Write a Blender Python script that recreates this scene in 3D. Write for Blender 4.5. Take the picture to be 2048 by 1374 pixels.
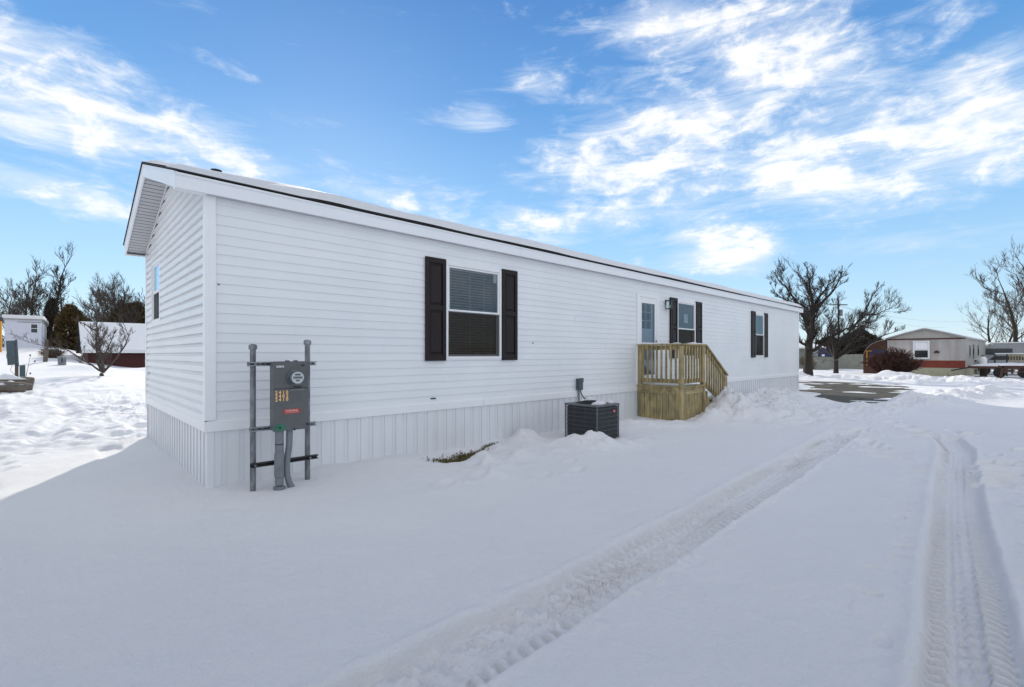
import bpy, math, random
import numpy as np
from mathutils import Vector, Matrix
PI = math.pi
R = math.radians
for o in list(bpy.data.objects):
    bpy.data.objects.remove(o)
scene = bpy.context.scene
C = scene.collection
# ------------------------------------------------------------------ camera
F, YAW, HOR, CX, CY, CH = 960.77, R(46.2), 709.53, -1.159, -5.688, 1.361
cam = bpy.data.cameras.new('camera')
co = bpy.data.objects.new('camera', cam); C.objects.link(co)
co.location = (CX, CY, CH)
co.rotation_euler = (R(90), 0, YAW - R(90))
cam.sensor_width = 36; cam.lens = F / 2048 * 36; cam.shift_y = (HOR - 687) / 2048
cam.clip_start = .05; cam.clip_end = 3000
scene.camera = co
# ------------------------------------------------------------------ sun
SUN_AZ, SUN_EL = math.atan2(.917, .40), R(24.8)
sd = Vector((math.cos(SUN_AZ) * math.cos(SUN_EL), math.sin(SUN_AZ) * math.cos(SUN_EL), math.sin(SUN_EL)))
sl = bpy.data.lights.new('sun', 'SUN'); so = bpy.data.objects.new('sun', sl); C.objects.link(so)
sl.energy = 2.9; sl.angle = R(.8); sl.color = (1, .92, .78)
so.rotation_euler = sd.to_track_quat('Z', 'Y').to_euler(); so.location = (0, 0, 60)
scene.view_settings.view_transform = 'Standard'; scene.view_settings.look = 'None'
scene.view_settings.exposure = 0.44; scene.view_settings.gamma = 1
# ------------------------------------------------------------------ world
w = bpy.data.worlds.new('World'); scene.world = w; w.use_nodes = True
nt = w.node_tree; N = nt.nodes; L = nt.links; N.clear()
def nd(t, **k):
    n = N.new(t)
    for a, b in k.items(): setattr(n, a, b)
    return n
def mth(op, a, b=None, c=None, clamp=False):
    n = nd('ShaderNodeMath', operation=op, use_clamp=clamp)
    for i, v in enumerate((a, b, c)):
        if v is None: continue
        if isinstance(v, (int, float)): n.inputs[i].default_value = v
        else: L.new(v, n.inputs[i])
    return n.outputs[0]
def smooth(v, a, b, o0=0., o1=1.):
    n = nd('ShaderNodeMapRange', interpolation_type='SMOOTHSTEP')
    L.new(v, n.inputs[0]); n.inputs[1].default_value = a; n.inputs[2].default_value = b
    n.inputs[3].default_value = o0; n.inputs[4].default_value = o1
    return n.outputs[0]
def mixc(f, a, b, bt='MIX'):
    n = nd('ShaderNodeMix', data_type='RGBA', blend_type=bt)
    for s, v in ((n.inputs[0], f), (n.inputs[6], a), (n.inputs[7], b)):
        if isinstance(v, (int, float)): s.default_value = v
        elif isinstance(v, tuple): s.default_value = v if len(v) == 4 else v + (1,)
        else: L.new(v, s)
    return n.outputs[2]
tc = nd('ShaderNodeTexCoord')
sky = nd('ShaderNodeTexSky', sky_type='NISHITA', sun_disc=False)
sky.sun_elevation = SUN_EL; sky.sun_rotation = PI / 2 - SUN_AZ
sky.air_density = 1.0; sky.dust_density = .15; sky.ozone_density = 2.5
sep = nd('ShaderNodeSeparateXYZ'); L.new(tc.outputs['Generated'], sep.inputs[0])
dx, dy, dz = sep.outputs
el = mth('ARCSINE', dz)                      # elevation, radians
az = mth('ARCTAN2', dy, dx)                  # compass angle, radians
comb = nd('ShaderNodeCombineXYZ'); L.new(az, comb.inputs[0]); L.new(el, comb.inputs[1])
# where the cloud banks stand in the sky: (px, py, half width, half height, tilt, strength)
def azel(px, py):
    a = math.atan((px - 1024) / F)
    return YAW - a, math.atan((HOR - py) / F * math.cos(a))
banks = [(110, 200, 380, 170, -14, .80), (400, 300, 300, 90, -14, .74), (150, 395, 260, 50, -8, .72), (1300, 330, 330, 230, 0, .70), (1700, 380, 380, 150, -10, .66), (1500, 60, 420, 120, 0, .7), (440, 125, 120, 28, -6, .6),
         (1350, 60, 230, 90, -10, .8), (1560, 130, 330, 190, -25, .88), (1400, 260, 280, 150, -12, .82), (1800, 290, 330, 120, -14, .85),
         (1950, 240, 240, 180, 0, .9), (1250, 400, 110, 150, 20, .72), (1450, 490, 170, 75, -6, .95), (1600, 330, 220, 110, -12, .9),
         (800, 400, 210, 34, -7, .75), (960, 225, 80, 45, 0, .62), (1080, 160, 90, 70, 0, .6), (650, 330, 60, 90, -55, .35),
         (1850, 60, 160, 90, 0, .7), (1000, 440, 330, 60, -10, .62), (1200, 330, 160, 90, -10, .7)]
cov = None
for (px, py, hw, hh, tilt, st) in banks:
    a, e = azel(px, py)
    a2, _ = azel(px + hw, py); _, e2 = azel(px, py - hh)
    mp = nd('ShaderNodeMapping', vector_type='TEXTURE'); L.new(comb.outputs[0], mp.inputs[0])
    mp.inputs['Location'].default_value = (a, e, 0); mp.inputs['Rotation'].default_value = (0, 0, R(-tilt))
    mp.inputs['Scale'].default_value = (abs(a2 - a), abs(e2 - e), 1)
    ln = nd('ShaderNodeVectorMath', operation='LENGTH'); L.new(mp.outputs[0], ln.inputs[0])
    g = smooth(ln.outputs['Value'], 1.45, .1, 0, st)
    cov = g if cov is None else mth('MAXIMUM', cov, g)
# rest of the sky, away from the photograph's part
back = smooth(mth('MULTIPLY_ADD', dx, math.cos(YAW), mth('MULTIPLY', dy, math.sin(YAW))), .55, .25, 0, .92)
cov = mth('MAXIMUM', cov, back)
zz = mth('ADD', mth('MAXIMUM', dz, 0), .22)
pl = nd('ShaderNodeCombineXYZ'); L.new(mth('DIVIDE', dx, zz), pl.inputs[0]); L.new(mth('DIVIDE', dy, zz), pl.inputs[1])
def noise(vec, sc, det=6, rough=.55, dist=0., st=None, rot=0):
    mp = nd('ShaderNodeMapping'); L.new(vec, mp.inputs[0])
    mp.inputs['Scale'].default_value = st or (1, 1, 1); mp.inputs['Rotation'].default_value = (0, 0, rot)
    n = nd('ShaderNodeTexNoise'); L.new(mp.outputs[0], n.inputs['Vector'])
    n.inputs['Scale'].default_value = sc; n.inputs['Detail'].default_value = det
    n.inputs['Roughness'].default_value = rough; n.inputs['Distortion'].default_value = dist
    return n.outputs['Fac']
n1 = noise(pl.outputs[0], 1.7, 8, .6, .35, (1, 1, 1), R(-46))
n2 = noise(comb.outputs[0], 17, 7, .62, .35, (.8, 1.5, 1), R(18))
n3 = noise(comb.outputs[0], 9, 9, .66, .7, (.45, 2.2, 1), R(-24))
nn = mth('ADD', mth('MULTIPLY', n1, .28), mth('ADD', mth('MULTIPLY', n2, .46), mth('MULTIPLY', n3, .36)))
dens = mth('SUBTRACT', mth('ADD', mth('MULTIPLY', mth('SUBTRACT', nn, .55), 2.9), mth('MULTIPLY', cov, .80)), .36)
cl = smooth(dens, -.16, .56, 0, .95)
thin = smooth(mth('SUBTRACT', mth('ADD', n3, mth('MULTIPLY', cov, .35)), .60), 0, .35, 0, .42)
veil = smooth(mth('ADD', cov, mth('MULTIPLY', mth('SUBTRACT', n3, .5), 2.2)), .18, 1.15, 0, .80)
cl = mth('MAXIMUM', mth('MAXIMUM', cl, thin), veil)
cl = mth('MULTIPLY', cl, smooth(el, R(1.5), R(9)))
# clear-air colour: the physical sky, its height gradient graded like the photograph's
SKYG = .10
skyc = mixc(1.0, sky.outputs[0], (SKYG, SKYG, SKYG), 'MULTIPLY')
ramp = nd('ShaderNodeValToRGB'); L.new(mth('MULTIPLY', el, 1 / R(45)), ramp.inputs[0])
cr = ramp.color_ramp
stops = [(0, (.55, .67, .74)), (.12, (.40, .60, .76)), (.32, (.235, .47, .75)), (.60, (.095, .28, .60)), (.85, (.05, .185, .48)), (1, (.04, .145, .42))]
cr.elements[0].position = 0; cr.elements[0].color = stops[0][1] + (1,)
cr.elements[1].position = 1; cr.elements[1].color = stops[-1][1] + (1,)
for p, c in stops[1:-1]:
    e = cr.elements.new(p); e.color = c + (1,)
clear = mixc(.80, skyc, ramp.outputs[0])
cshade = mixc(smooth(dens, .05, .40), (.62, .69, .78), (.83, .825, .81))
bdim = smooth(mth('MULTIPLY_ADD', dx, math.cos(YAW), mth('MULTIPLY', dy, math.sin(YAW))), .35, -.1, 0, 1)
cshade = mixc(bdim, cshade, (.74, .755, .78))
clear = mixc(mth('MULTIPLY', bdim, .45), clear, (.10, .17, .30))
final = mixc(cl, clear, cshade)
bg = nd('ShaderNodeBackground'); L.new(final, bg.inputs[0]); bg.inputs[1].default_value = 1.0
wo = nd('ShaderNodeOutputWorld'); L.new(bg.outputs[0], wo.inputs[0])
try: w.cycles.sampling_method = 'MANUAL'; w.cycles.sample_map_resolution = 1024
except Exception: pass

# ------------------------------------------------------------------ picture-to-place helpers (give a point its true distance)
def ray(px, py):
    u = (px - 1024) / F; v = -(py - HOR) / F
    return (math.cos(YAW) + u * math.sin(YAW), math.sin(YAW) - u * math.cos(YAW), v)
def on_y(px, py, Y):
    d = ray(px, py); t = (Y - CY) / d[1]
    return CX + d[0] * t, CH + d[2] * t
def on_x(px, py, X):
    d = ray(px, py); t = (X - CX) / d[0]
    return CY + d[1] * t, CH + d[2] * t
def at(px, py, t):
    d = ray(px, py); return Vector((CX + d[0] * t, CY + d[1] * t, CH + d[2] * t))
# ------------------------------------------------------------------ noise
_rs = np.random.RandomState(7); _T = _rs.rand(512, 512)
def vn(x, y, s=0):
    x = np.asarray(x, float) + s * 17.3; y = np.asarray(y, float) + s * 31.7
    xi = np.floor(x).astype(int); yi = np.floor(y).astype(int); fx = x - xi; fy = y - yi
    fx = fx * fx * fx * (fx * (fx * 6 - 15) + 10); fy = fy * fy * fy * (fy * (fy * 6 - 15) + 10)
    a = _T[xi & 511, yi & 511]; b = _T[(xi + 1) & 511, yi & 511]; c = _T[xi & 511, (yi + 1) & 511]; d = _T[(xi + 1) & 511, (yi + 1) & 511]
    return (a + (b - a) * fx) * (1 - fy) + (c + (d - c) * fx) * fy - .5
def fbm(x, y, s=0, o=4, g=.5):
    r = 0; a = 1
    for i in range(o):
        r = r + a * vn(x * 2 ** i, y * 2 ** i, s + i); a *= g
    return r
def ss(x, a, b):
    t = np.clip((x - a) / (b - a), 0, 1); return t * t * (3 - 2 * t)
def polydist(x, y, pts):
    """signed side distance, and distance along, to an open polyline"""
    best = np.full(np.shape(x), 1e9); side = np.zeros(np.shape(x)); along = np.zeros(np.shape(x)); acc = 0
    for i, ((x0, y0), (x1, y1)) in enumerate(zip(pts[:-1], pts[1:])):
        l = math.hypot(x1 - x0, y1 - y0); ux, uy = (x1 - x0) / l, (y1 - y0) / l
        s = (x - x0) * ux + (y - y0) * uy; sc = np.clip(s, 0, l)
        px_ = x - (x0 + ux * sc); py_ = y - (y0 + uy * sc); d = np.hypot(px_, py_)
        m = d < best
        best = np.where(m, d, best); side = np.where(m, np.sign(-uy * px_ + ux * py_), side); along = np.where(m, acc + s, along)
        acc += l
    return best * side, along, acc
T1 = [(-2.5, -4.0), (0, -3.925), (1.2, -3.90), (2.6, -3.87), (5, -3.79), (9.1, -3.60)]
T2 = [(-1.5, -5.75), (1.7, -5.56), (2.8, -5.47), (4.9, -5.32), (7.05, -5.19), (8.6, -5.10), (9.8, -4.86)]
FEET = []
_f = random.Random(3)
def walk(x, y, ang, n, step=.62):
    for i in range(n):
        a = ang + _f.uniform(-.2, .2)
        x += math.cos(a) * step; y += math.sin(a) * step
        sx = math.cos(a + PI / 2) * .12 * (1 if i % 2 else -1); sy = math.sin(a + PI / 2) * .12 * (1 if i % 2 else -1)
        FEET.append((x + sx, y + sy, a, _f.uniform(.8, 1.15)))
walk(6.2, -4.6, R(-58), 6, .36); walk(8.4, -3.5, R(-50), 6, .4); walk(9.4, -3.4, R(-65), 5, .45); walk(7.4, -5.4, R(-20), 7, .42)
walk(3.0, -1.1, R(200), 3, .4); walk(4.2, -1.7, R(190), 3, .45)
for i in range(15): walk(_f.uniform(-5.5, -.6), _f.uniform(4.2, 9), R(_f.choice([60, 90, 110, 250, 20, 150])), 7, .55)
walk(-2.0, 4.6, R(252), 7, .5); walk(-3.2, 5, R(230), 6, .5); walk(-1.3, 3.4, R(250), 5, .45)
for (px, py, an, sc) in ((1768, 901, -70, 1.2), (1776, 911, -60, 1.1), (1730, 880, 170, 1.1), (1745, 886, 175, 1.2), (1760, 893, 172, 1.1), (1700, 862, 160, 1.0), (1722, 858, 170, 1.1),
                         (1965, 921, -30, 1.2), (1985, 925, -30, 1.1), (2005, 938, -45, 1.4), (2022, 950, -40, 1.3), (2040, 956, -30, 1.3), (2012, 928, -35, 1.0), (1990, 962, -20, 1.2), (2030, 970, -20, 1.3), (1935, 868, -20, 1.2), (1905, 862, 10, 1.2), (1860, 870, 170, 1.1), (1838, 860, 165, 1.2), (1810, 852, 170, 1.2), (1780, 845, 170, 1.1)):
    u_ = (px - 1024) / F; t_ = CH / ((py - HOR) / F)
    FEET.append((CX + t_ * (math.cos(YAW) + u_ * math.sin(YAW)), CY + t_ * (math.sin(YAW) - u_ * math.cos(YAW)), R(an), sc * 1.25))
LUMPS = [(2.75, -1.25, .32, .10), (3.5, -1.05, .30, .09), (2.45, -1.62, .22, .07), (3.0, -.75, .16, .08), (3.55, -.42, .22, .09), (4.2, -.35, .25, .10),
         (4.75, -1.35, .34, .17), (4.5, -1.05, .26, .11), (5.2, -1.62, .3, .06), (4.35, -.3, .22, .13), (5.8, -1.5, .5, .05), (7.0, -.7, .5, .09), (7.6, -1.15, .4, .07),
         (8.6, -1.35, .4, .12), (9.6, -1.5, .45, .2), (10.2, -1.1, .45, .22), (10.0, -.55, .5, .12)]
def height(x, y):
    x = np.asarray(x, float); y = np.asarray(y, float)
    near = ss(-y, -30, -8)
    z = .05 * fbm(x * .35, y * .35, 1, 3) + .012 * fbm(x * 1.7, y * 1.7, 5, 3)
    front = ss(y, .5, -1.0) * ss(x, -3, 0)
    z = z * (1 - .45 * front)
    z = z - .012 * ss(y, 0, -2)
    # left side yard climbs away behind the house
    up = np.clip((y - 4) / 44, 0, 1.0)
    z = z + (1.95 - 1.05 * ss(x, -1.2, 3.2)) * up ** 1.6 * ss(x, 22, 8) * ss(x, -60, -20)
    # drift against the skirting, mound where it was shovelled
    z = z + .07 * np.exp(-((x - 1.75) / .8) ** 2 - ((y + .2) / .6) ** 2)
    z = z - .09 * np.exp(-((x - 2.75) / .42) ** 2 - ((y + .42) / .32) ** 2) - .07 * np.exp(-((x - 3.3) / .35) ** 2 - ((y + .3) / .22) ** 2)
    for (a, b, r, h) in LUMPS:
        q = ((x - a) ** 2 + (y - b) ** 2) / r ** 2
        z = z + h * np.exp(-q * 1.3) * (1 + .9 * fbm(x * 6, y * 6, int(a * 10) % 9, 3))
    # churned snow between condenser, porch and drive
    ch = np.exp(-((x - 3.9) / 1.5) ** 2 - ((y + 1.0) / .55) ** 2)
    z = z + ch * .06 * fbm(x * 4, y * 4, 12, 4)
    # long plough bank right of the porch steps
    bk, al, tot = polydist(x, y, [(9.6, -1.25), (11.5, -1.15), (13.5, -.95), (15.2, -.65)])
    bb = np.exp(-(np.maximum(np.abs(bk) - .2, 0) / np.where(bk < 0, .95, .45)) ** 2)
    z = z + bb * (.27 + .20 * fbm(x * 1.8, y * 1.8, 21, 5, .66)) + .07 * bb * np.abs(fbm(x * 5, y * 5, 25, 3))
    b2, al, tot = polydist(x, y, [(10.2, -2.6), (12.5, -3.2), (15, -3.3), (16.2, -3.6)])
    q2 = np.exp(-(b2 / .75) ** 2)
    z = z + q2 * (.08 + .12 * fbm(x * 1.6 + y, y * 2.4, 31, 5, .66)) + .05 * q2 * np.abs(fbm(x * 3 + 2 * y, y * 7, 35, 3))
    b3, al, tot = polydist(x, y, [(16.6, -3.9), (18.2, -4.25), (20.2, -4.9)])
    q3 = np.exp(-(b3 / .8) ** 2)
    z = z + q3 * (.20 + .20 * fbm(x * 1.3, y * 1.3, 41, 5, .6))
    b4, al, tot = polydist(x, y, [(18.6, -4.4), (21, -5.2), (22.6, -6.2)])
    z = z + np.exp(-(b4 / .7) ** 2) * (.12 + .12 * fbm(x * 1.5, y * 1.5, 43, 4, .6))
    b5, al, tot = polydist(x, y, [(19.9, 1.9), (21.4, .9), (22.8, 1.5)])
    z = z + np.exp(-(b5 / .6) ** 2) * (.18 + .2 * fbm(x * 1.4, y * 1.4, 45, 4, .6))
    # banks thrown up on the far side of the road
    fb = np.exp(-((x - 29.9 - .5 * vn(y * .3, y * 0, 3)) / .8) ** 2)
    z = z + fb * (.25 + .35 * fbm(x * .8, y * .8, 51, 5, .62))
    z = z + .35 * np.exp(-((x - 33.5) / 1.5) ** 2 - ((y + .9) / 1.3) ** 2) * (1 + fbm(x, y, 61, 3))
    z = z + .06 * ss(x, 29.5, 33) * fbm(x * .5, y * .5, 63, 4)
    # cleared drive and road: snow scraped to the asphalt in patches
    dr = ss(x, 14.6, 16.0) * ss(x, 25.5, 24.5) * ss(y, -3.5 + .0 * x, -2.9) * ss(y, .9, .1) * (1 - ss(y, -1.2, -.6) * ss(x, 20.5, 18.5))
    rd = ss(x, 23.2, 23.8) * ss(x, 28.9, 28.3) * ss(y, -4.5, -1.5)
    cm = np.clip(np.maximum(dr, rd), 0, 1)
    z = z * (1 - cm) + cm * (-.108 + .13 * (fbm(x * 1.1 + y * .2, y * .5, 71, 4) + .09))
    rs = ss(x, 23.2, 23.8) * ss(x, 28.9, 28.6) * ss(y, -1.5, -4.5)
    z = z * (1 - rs) + rs * (.015 * fbm(x, y, 73, 3) - .02)
    ed = np.exp(-((x - 28.1 - (y + 2) * .42) / .26) ** 4) * ss(y, -1, -2.5)
    z = z - ed * (.15 + .08 * vn(x * 2, y * 1.0, 77))
    # trampled yard on the left of the house
    tr = ss(y, 2.9, 4.6) * ss(y, 22, 9) * ss(x, 2, .2) * ss(x, -9, -5)
    tr2 = ss(y, -.8, .6) * ss(y, 4.6, 3.4) * ss(-(3.9 - y) * .43 - x, .0, .35) * ss(x, -9, -5)
    z = z + tr * (.10 * fbm(x * 1.1 + .5 * y, y * 1.2, 81, 5, .62) + .07 * np.abs(fbm(x * 2.4, y * 1.9, 83, 4, .6)) - .05 * ss(vn(x * 2.9, y * 2.1, 87), .12, .3)) + tr2 * (.03 * fbm(x * 1.6, y * 1.4, 84, 4) - .05 * ss(vn(x * 2.6, y * 2.3, 88), .2, .36))
    # lines of old tracks curving away over the yard
    for k, (a, b) in enumerate([([(-4.5, 6), (-3.4, 10), (-1.8, 14), (.6, 17)], .16), ([(-5.3, 7), (-4.2, 11), (-2.4, 15.5), (0, 19)], .16),
                                ([(-2.6, 4), (-2.0, 8), (-2.2, 12), (-3.4, 16)], .14), ([(-1.3, 5), (-.8, 9), (-1.2, 13), (-2.6, 18)], .14)]):
        d, al, tot = polydist(x, y, a)
        z = z - .045 * np.exp(-(d / b) ** 4) * (al > 0) + .02 * np.exp(-((np.abs(d) - .26) / .09) ** 2)
    z = z + .3 * np.exp(-((x - .2) / 1.2) ** 2 - ((y - 26.5) / 1.0) ** 2) + .35 * np.exp(-((x - 4.0) / 2.2) ** 2 - ((y - 29.3) / .9) ** 2)
    nr = ss(x, 16, 8) * ss(x, -3, -1) * ss(y, 1, 0) * ss(y, -9, -6.5)
    z = z + nr * (.004 * fbm(x * 9, y * 13, 101, 3, .7) + .010 * fbm(x * 1.9 + y, y * 3.1, 103, 3)) + .05 * fbm(x * 2.2, y * 2, 105, 3) * np.exp(-(y / .16) ** 2) * ss(x, -.2, .3) * ss(x, 20, 19)
    # tyre tracks
    for k, (T, wd) in enumerate(((T1, .165), (T2, .125))):
        d, al, tot = polydist(x, y, T)
        a = np.abs(d); wob = 1 + .10 * vn(al * 1.3, al * 0 + 4, k) + .05 * vn(al * 7, al * 0, k + 2)
        a = a / wob
        fade = ss(al, tot + .25, tot - .5)
        broke = np.clip(.62 + 1.3 * vn(al * .7, np.sign(d) * 3.0, 90 + k), 0, 1.15)
        ew = .012 * fbm(al * 6, np.sign(d) * 5.0, 91 + k, 3)
        dpt = (.088 if k else .082) * ss(a, wd + .050 + .05 * (d < 0) + ew, wd + .004 + ew) * (1 + .18 * vn(al * .9, al * 0, 97 + k))
        rim = .012 * np.exp(-((a - wd - .085) / .035) ** 2) * (1 + 1.0 * fbm(x * 5, y * 5, 93, 3))
        per = .072 if k else .083
        ph = al / per + (.45 if k else .7) * (a / wd) + .25 * vn(al * 3, al * 0, 98)
        saw = np.abs((ph % 1) - .5) * 2
        lug = ss(saw, .30, .62)
        shoulder = ss(a, wd * .56, wd * .62) * ss(a, wd + .055, wd + .005)
        tread = (.050 if k else .042) * shoulder * lug * broke
        ribs = (.016 if k else .012) * (ss(np.abs(a - wd * .56), .011, .003) + .7 * ss(np.abs(a - wd * .18), .010, .003)) * (.4 + .6 * broke)
        saw2 = np.abs(((al / (.11 if k else .06) + .5 * (d > 0) + (0 if k else d * 8)) % 1) - .5) * 2
        blocks = (.016 if k else .026) * ss(a, wd * .56, wd * .48) * ss(saw2, .5, .8) * np.clip(1.5 * vn(al * 1.1, d * 6, 96) + .45, 0, 1)
        crumb = (.010 if k else .034) * ss(a, wd + .05, wd - .02) * fbm(x * 13, y * 13, 95 + k, 3, .65) * (1.35 - broke)
        z = z + fade * (-dpt + rim + tread + ribs + blocks + crumb)
    # spatter beside the tracks
    d, al, tot = polydist(x, y, T2); sp = np.exp(-((np.abs(d) - .36) / .10) ** 2) * (al < tot)
    z = z - .022 * sp * ss(vn(x * 9, y * 9, 99), .26, .42)
    d, al, tot = polydist(x, y, T1); sp = np.exp(-((d + .30) / .07) ** 2) * (al < tot)
    z = z + .022 * sp * ss(vn(x * 12, y * 12, 89), .22, .42)
    # footprints
    for (a, b, an, s) in FEET:
        m = (np.abs(x - a) < .4) & (np.abs(y - b) < .4)
        if not np.any(m): continue
        xx = x[m] - a; yy = y[m] - b
        u = (xx * math.cos(an) + yy * math.sin(an)) / (.15 * s); v = (-xx * math.sin(an) + yy * math.cos(an)) / (.065 * s)
        q = u * u + v * v
        dz_ = -.06 * s * np.exp(-q ** 1.6) + .014 * np.exp(-((q - 2.2) / .9) ** 2)
        z[m] = z[m] + dz_
    z = z + .30 * ss(np.hypot(x, y), 120, 400)
    return z
def h1(x, y): return float(height(np.array([x]), np.array([y]))[0])
def ground(px, py, tmax=120):
    """first point of the snow surface seen at that direction"""
    t = 2.0
    while t < tmax:
        p = at(px, py, t)
        if p.z <= h1(p.x, p.y): return p, t
        t += .25
    p = at(px, py, tmax); return Vector((p.x, p.y, h1(p.x, p.y))), tmax
def foot(px, t):
    """point of the ground in the direction px at depth t"""
    p = at(px, HOR, t); return Vector((p.x, p.y, h1(p.x, p.y)))
# ------------------------------------------------------------------ object helpers
def tag(o, label=None, cat=None, group=None, kind=None):
    for k, v in (('label', label), ('category', cat), ('group', group), ('kind', kind)):
        if v: o[k] = v
    return o
def empty(name, loc, label, cat, group=None, rz=0):
    o = bpy.data.objects.new(name, None); C.objects.link(o); o.location = loc; o.rotation_euler = (0, 0, rz)
    o.empty_display_size = .2
    return tag(o, label, cat, group)
class MB:
    def __init__(s): s.v = []; s.f = []
    def add(s, vs, fs):
        b = len(s.v); s.v += [tuple(v) for v in vs]; s.f += [tuple(b + i for i in f) for f in fs]; return s
    def quad(s, a, b, c, d): return s.add([a, b, c, d], [(0, 1, 2, 3)])
    def box(s, x0, x1, y0, y1, z0, z1, M=None):
        vs = [Vector((x, y, z)) for z in (z0, z1) for (x, y) in ((x0, y0), (x1, y0), (x1, y1), (x0, y1))]
        if M: vs = [M @ v for v in vs]
        return s.add(vs, [(3, 2, 1, 0), (4, 5, 6, 7), (0, 1, 5, 4), (1, 2, 6, 5), (2, 3, 7, 6), (3, 0, 4, 7)])
    def cbox(s, x0, x1, y0, y1, z0, z1, c=.004, M=None):
        """box with chamfered edges"""
        vs = []; idx = {}
        for i, (X, sx) in enumerate(((x0, 1), (x1, -1))):
            for j, (Y, sy) in enumerate(((y0, 1), (y1, -1))):
                for k, (Z, sz) in enumerate(((z0, 1), (z1, -1))):
                    for a in range(3):
                        p = [X + sx * c, Y + sy * c, Z + sz * c]; p[a] = (X, Y, Z)[a]
                        idx[(i, j, k, a)] = len(vs); vs.append(M @ Vector(p) if M else Vector(p))
        fs = []
        I = idx
        for a in range(3):
            b, d = [q for q in range(3) if q != a]
            for e in (0, 1):
                cs = []
                for (m, n) in ((0, 0), (1, 0), (1, 1), (0, 1)):
                    t = [0, 0, 0]; t[a] = e; t[b] = m; t[d] = n; cs.append(I[(*t, a)])
                flip = (e == 0) ^ (a == 1)
                fs.append(tuple(cs[::-1] if flip else cs))
            for (m, n) in ((0, 0), (0, 1), (1, 0), (1, 1)):
                t0 = [0, 0, 0]; t0[b] = m; t0[d] = n; t1 = list(t0); t0[a] = 0; t1[a] = 1
                fs.append((I[(*t0, b)], I[(*t1, b)], I[(*t1, d)], I[(*t0, d)]))
        for i in (0, 1):
            for j in (0, 1):
                for k in (0, 1): fs.append((I[(i, j, k, 0)], I[(i, j, k, 1)], I[(i, j, k, 2)]))
        return s.add(vs, fs)
    def tube(s, pts, rad, n=8, cap=True):
        pts = [Vector(p) for p in pts]
        if isinstance(rad, (int, float)): rad = [rad] * len(pts)
        b = len(s.v); pn = None
        for i, p in enumerate(pts):
            t = (pts[min(i + 1, len(pts) - 1)] - pts[max(i - 1, 0)])
            if t.length < 1e-9: t = Vector((0, 0, 1))
            t.normalize()
            if pn is None:
                a = Vector((0, 0, 1)) if abs(t.z) < .9 else Vector((1, 0, 0)); u = t.cross(a).normalized()
            else: u = (pn - t * pn.dot(t)); u = u.normalized() if u.length > 1e-6 else t.orthogonal().normalized()
            pn = u; v = t.cross(u)
            for k in range(n):
                an = 2 * PI * k / n; s.v.append(tuple(p + (u * math.cos(an) + v * math.sin(an)) * rad[i]))
        for i in range(len(pts) - 1):
            for k in range(n):
                k2 = (k + 1) % n; s.f.append((b + i * n + k, b + i * n + k2, b + (i + 1) * n + k2, b + (i + 1) * n + k))
        if cap:
            s.f.append(tuple(b + k for k in range(n))[::-1]); s.f.append(tuple(b + (len(pts) - 1) * n + k for k in range(n)))
        return s
    def bar(s, a, b, w, h, up=(0, 0, 1)):
        """square bar from a to b"""
        a = Vector(a); b = Vector(b); t = (b - a); l = t.length; t.normalize(); u = Vector(up); u = (u - t * u.dot(t)).normalized(); r = t.cross(u)
        M = Matrix(((t.x, r.x, u.x, a.x), (t.y, r.y, u.y, a.y), (t.z, r.z, u.z, a.z), (0, 0, 0, 1)))
        return s.cbox(0, l, -w / 2, w / 2, -h / 2, h / 2, min(w, h) * .08, M)
    def build(s, name, mat, parent=None, smooth=False, mats=None, fm=None):
        me = bpy.data.meshes.new(name); me.from_pydata(s.v, [], s.f); me.update()
        if mat: me.materials.append(mat)
        if smooth: me.polygons.foreach_set('use_smooth', [True] * len(me.polygons))
        o = bpy.data.objects.new(name, me); C.objects.link(o)
        if parent: o.parent = parent
        return o
def attach(o, parent):
    """parent keeping the world place of a mesh written in world coordinates"""
    o.parent = parent; o.matrix_parent_inverse = parent.matrix_basis.inverted() if parent.parent is None else Matrix()
    return o
def fixn(o):
    import bmesh
    bm = bmesh.new(); bm.from_mesh(o.data); bmesh.ops.recalc_face_normals(bm, faces=bm.faces); bm.to_mesh(o.data); bm.free(); return o
def autosmooth(o, ang=35):
    me = o.data; me.polygons.foreach_set('use_smooth', [True] * len(me.polygons))
    try: me.set_sharp_from_angle(angle=R(ang))
    except Exception: pass
    return o
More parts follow.
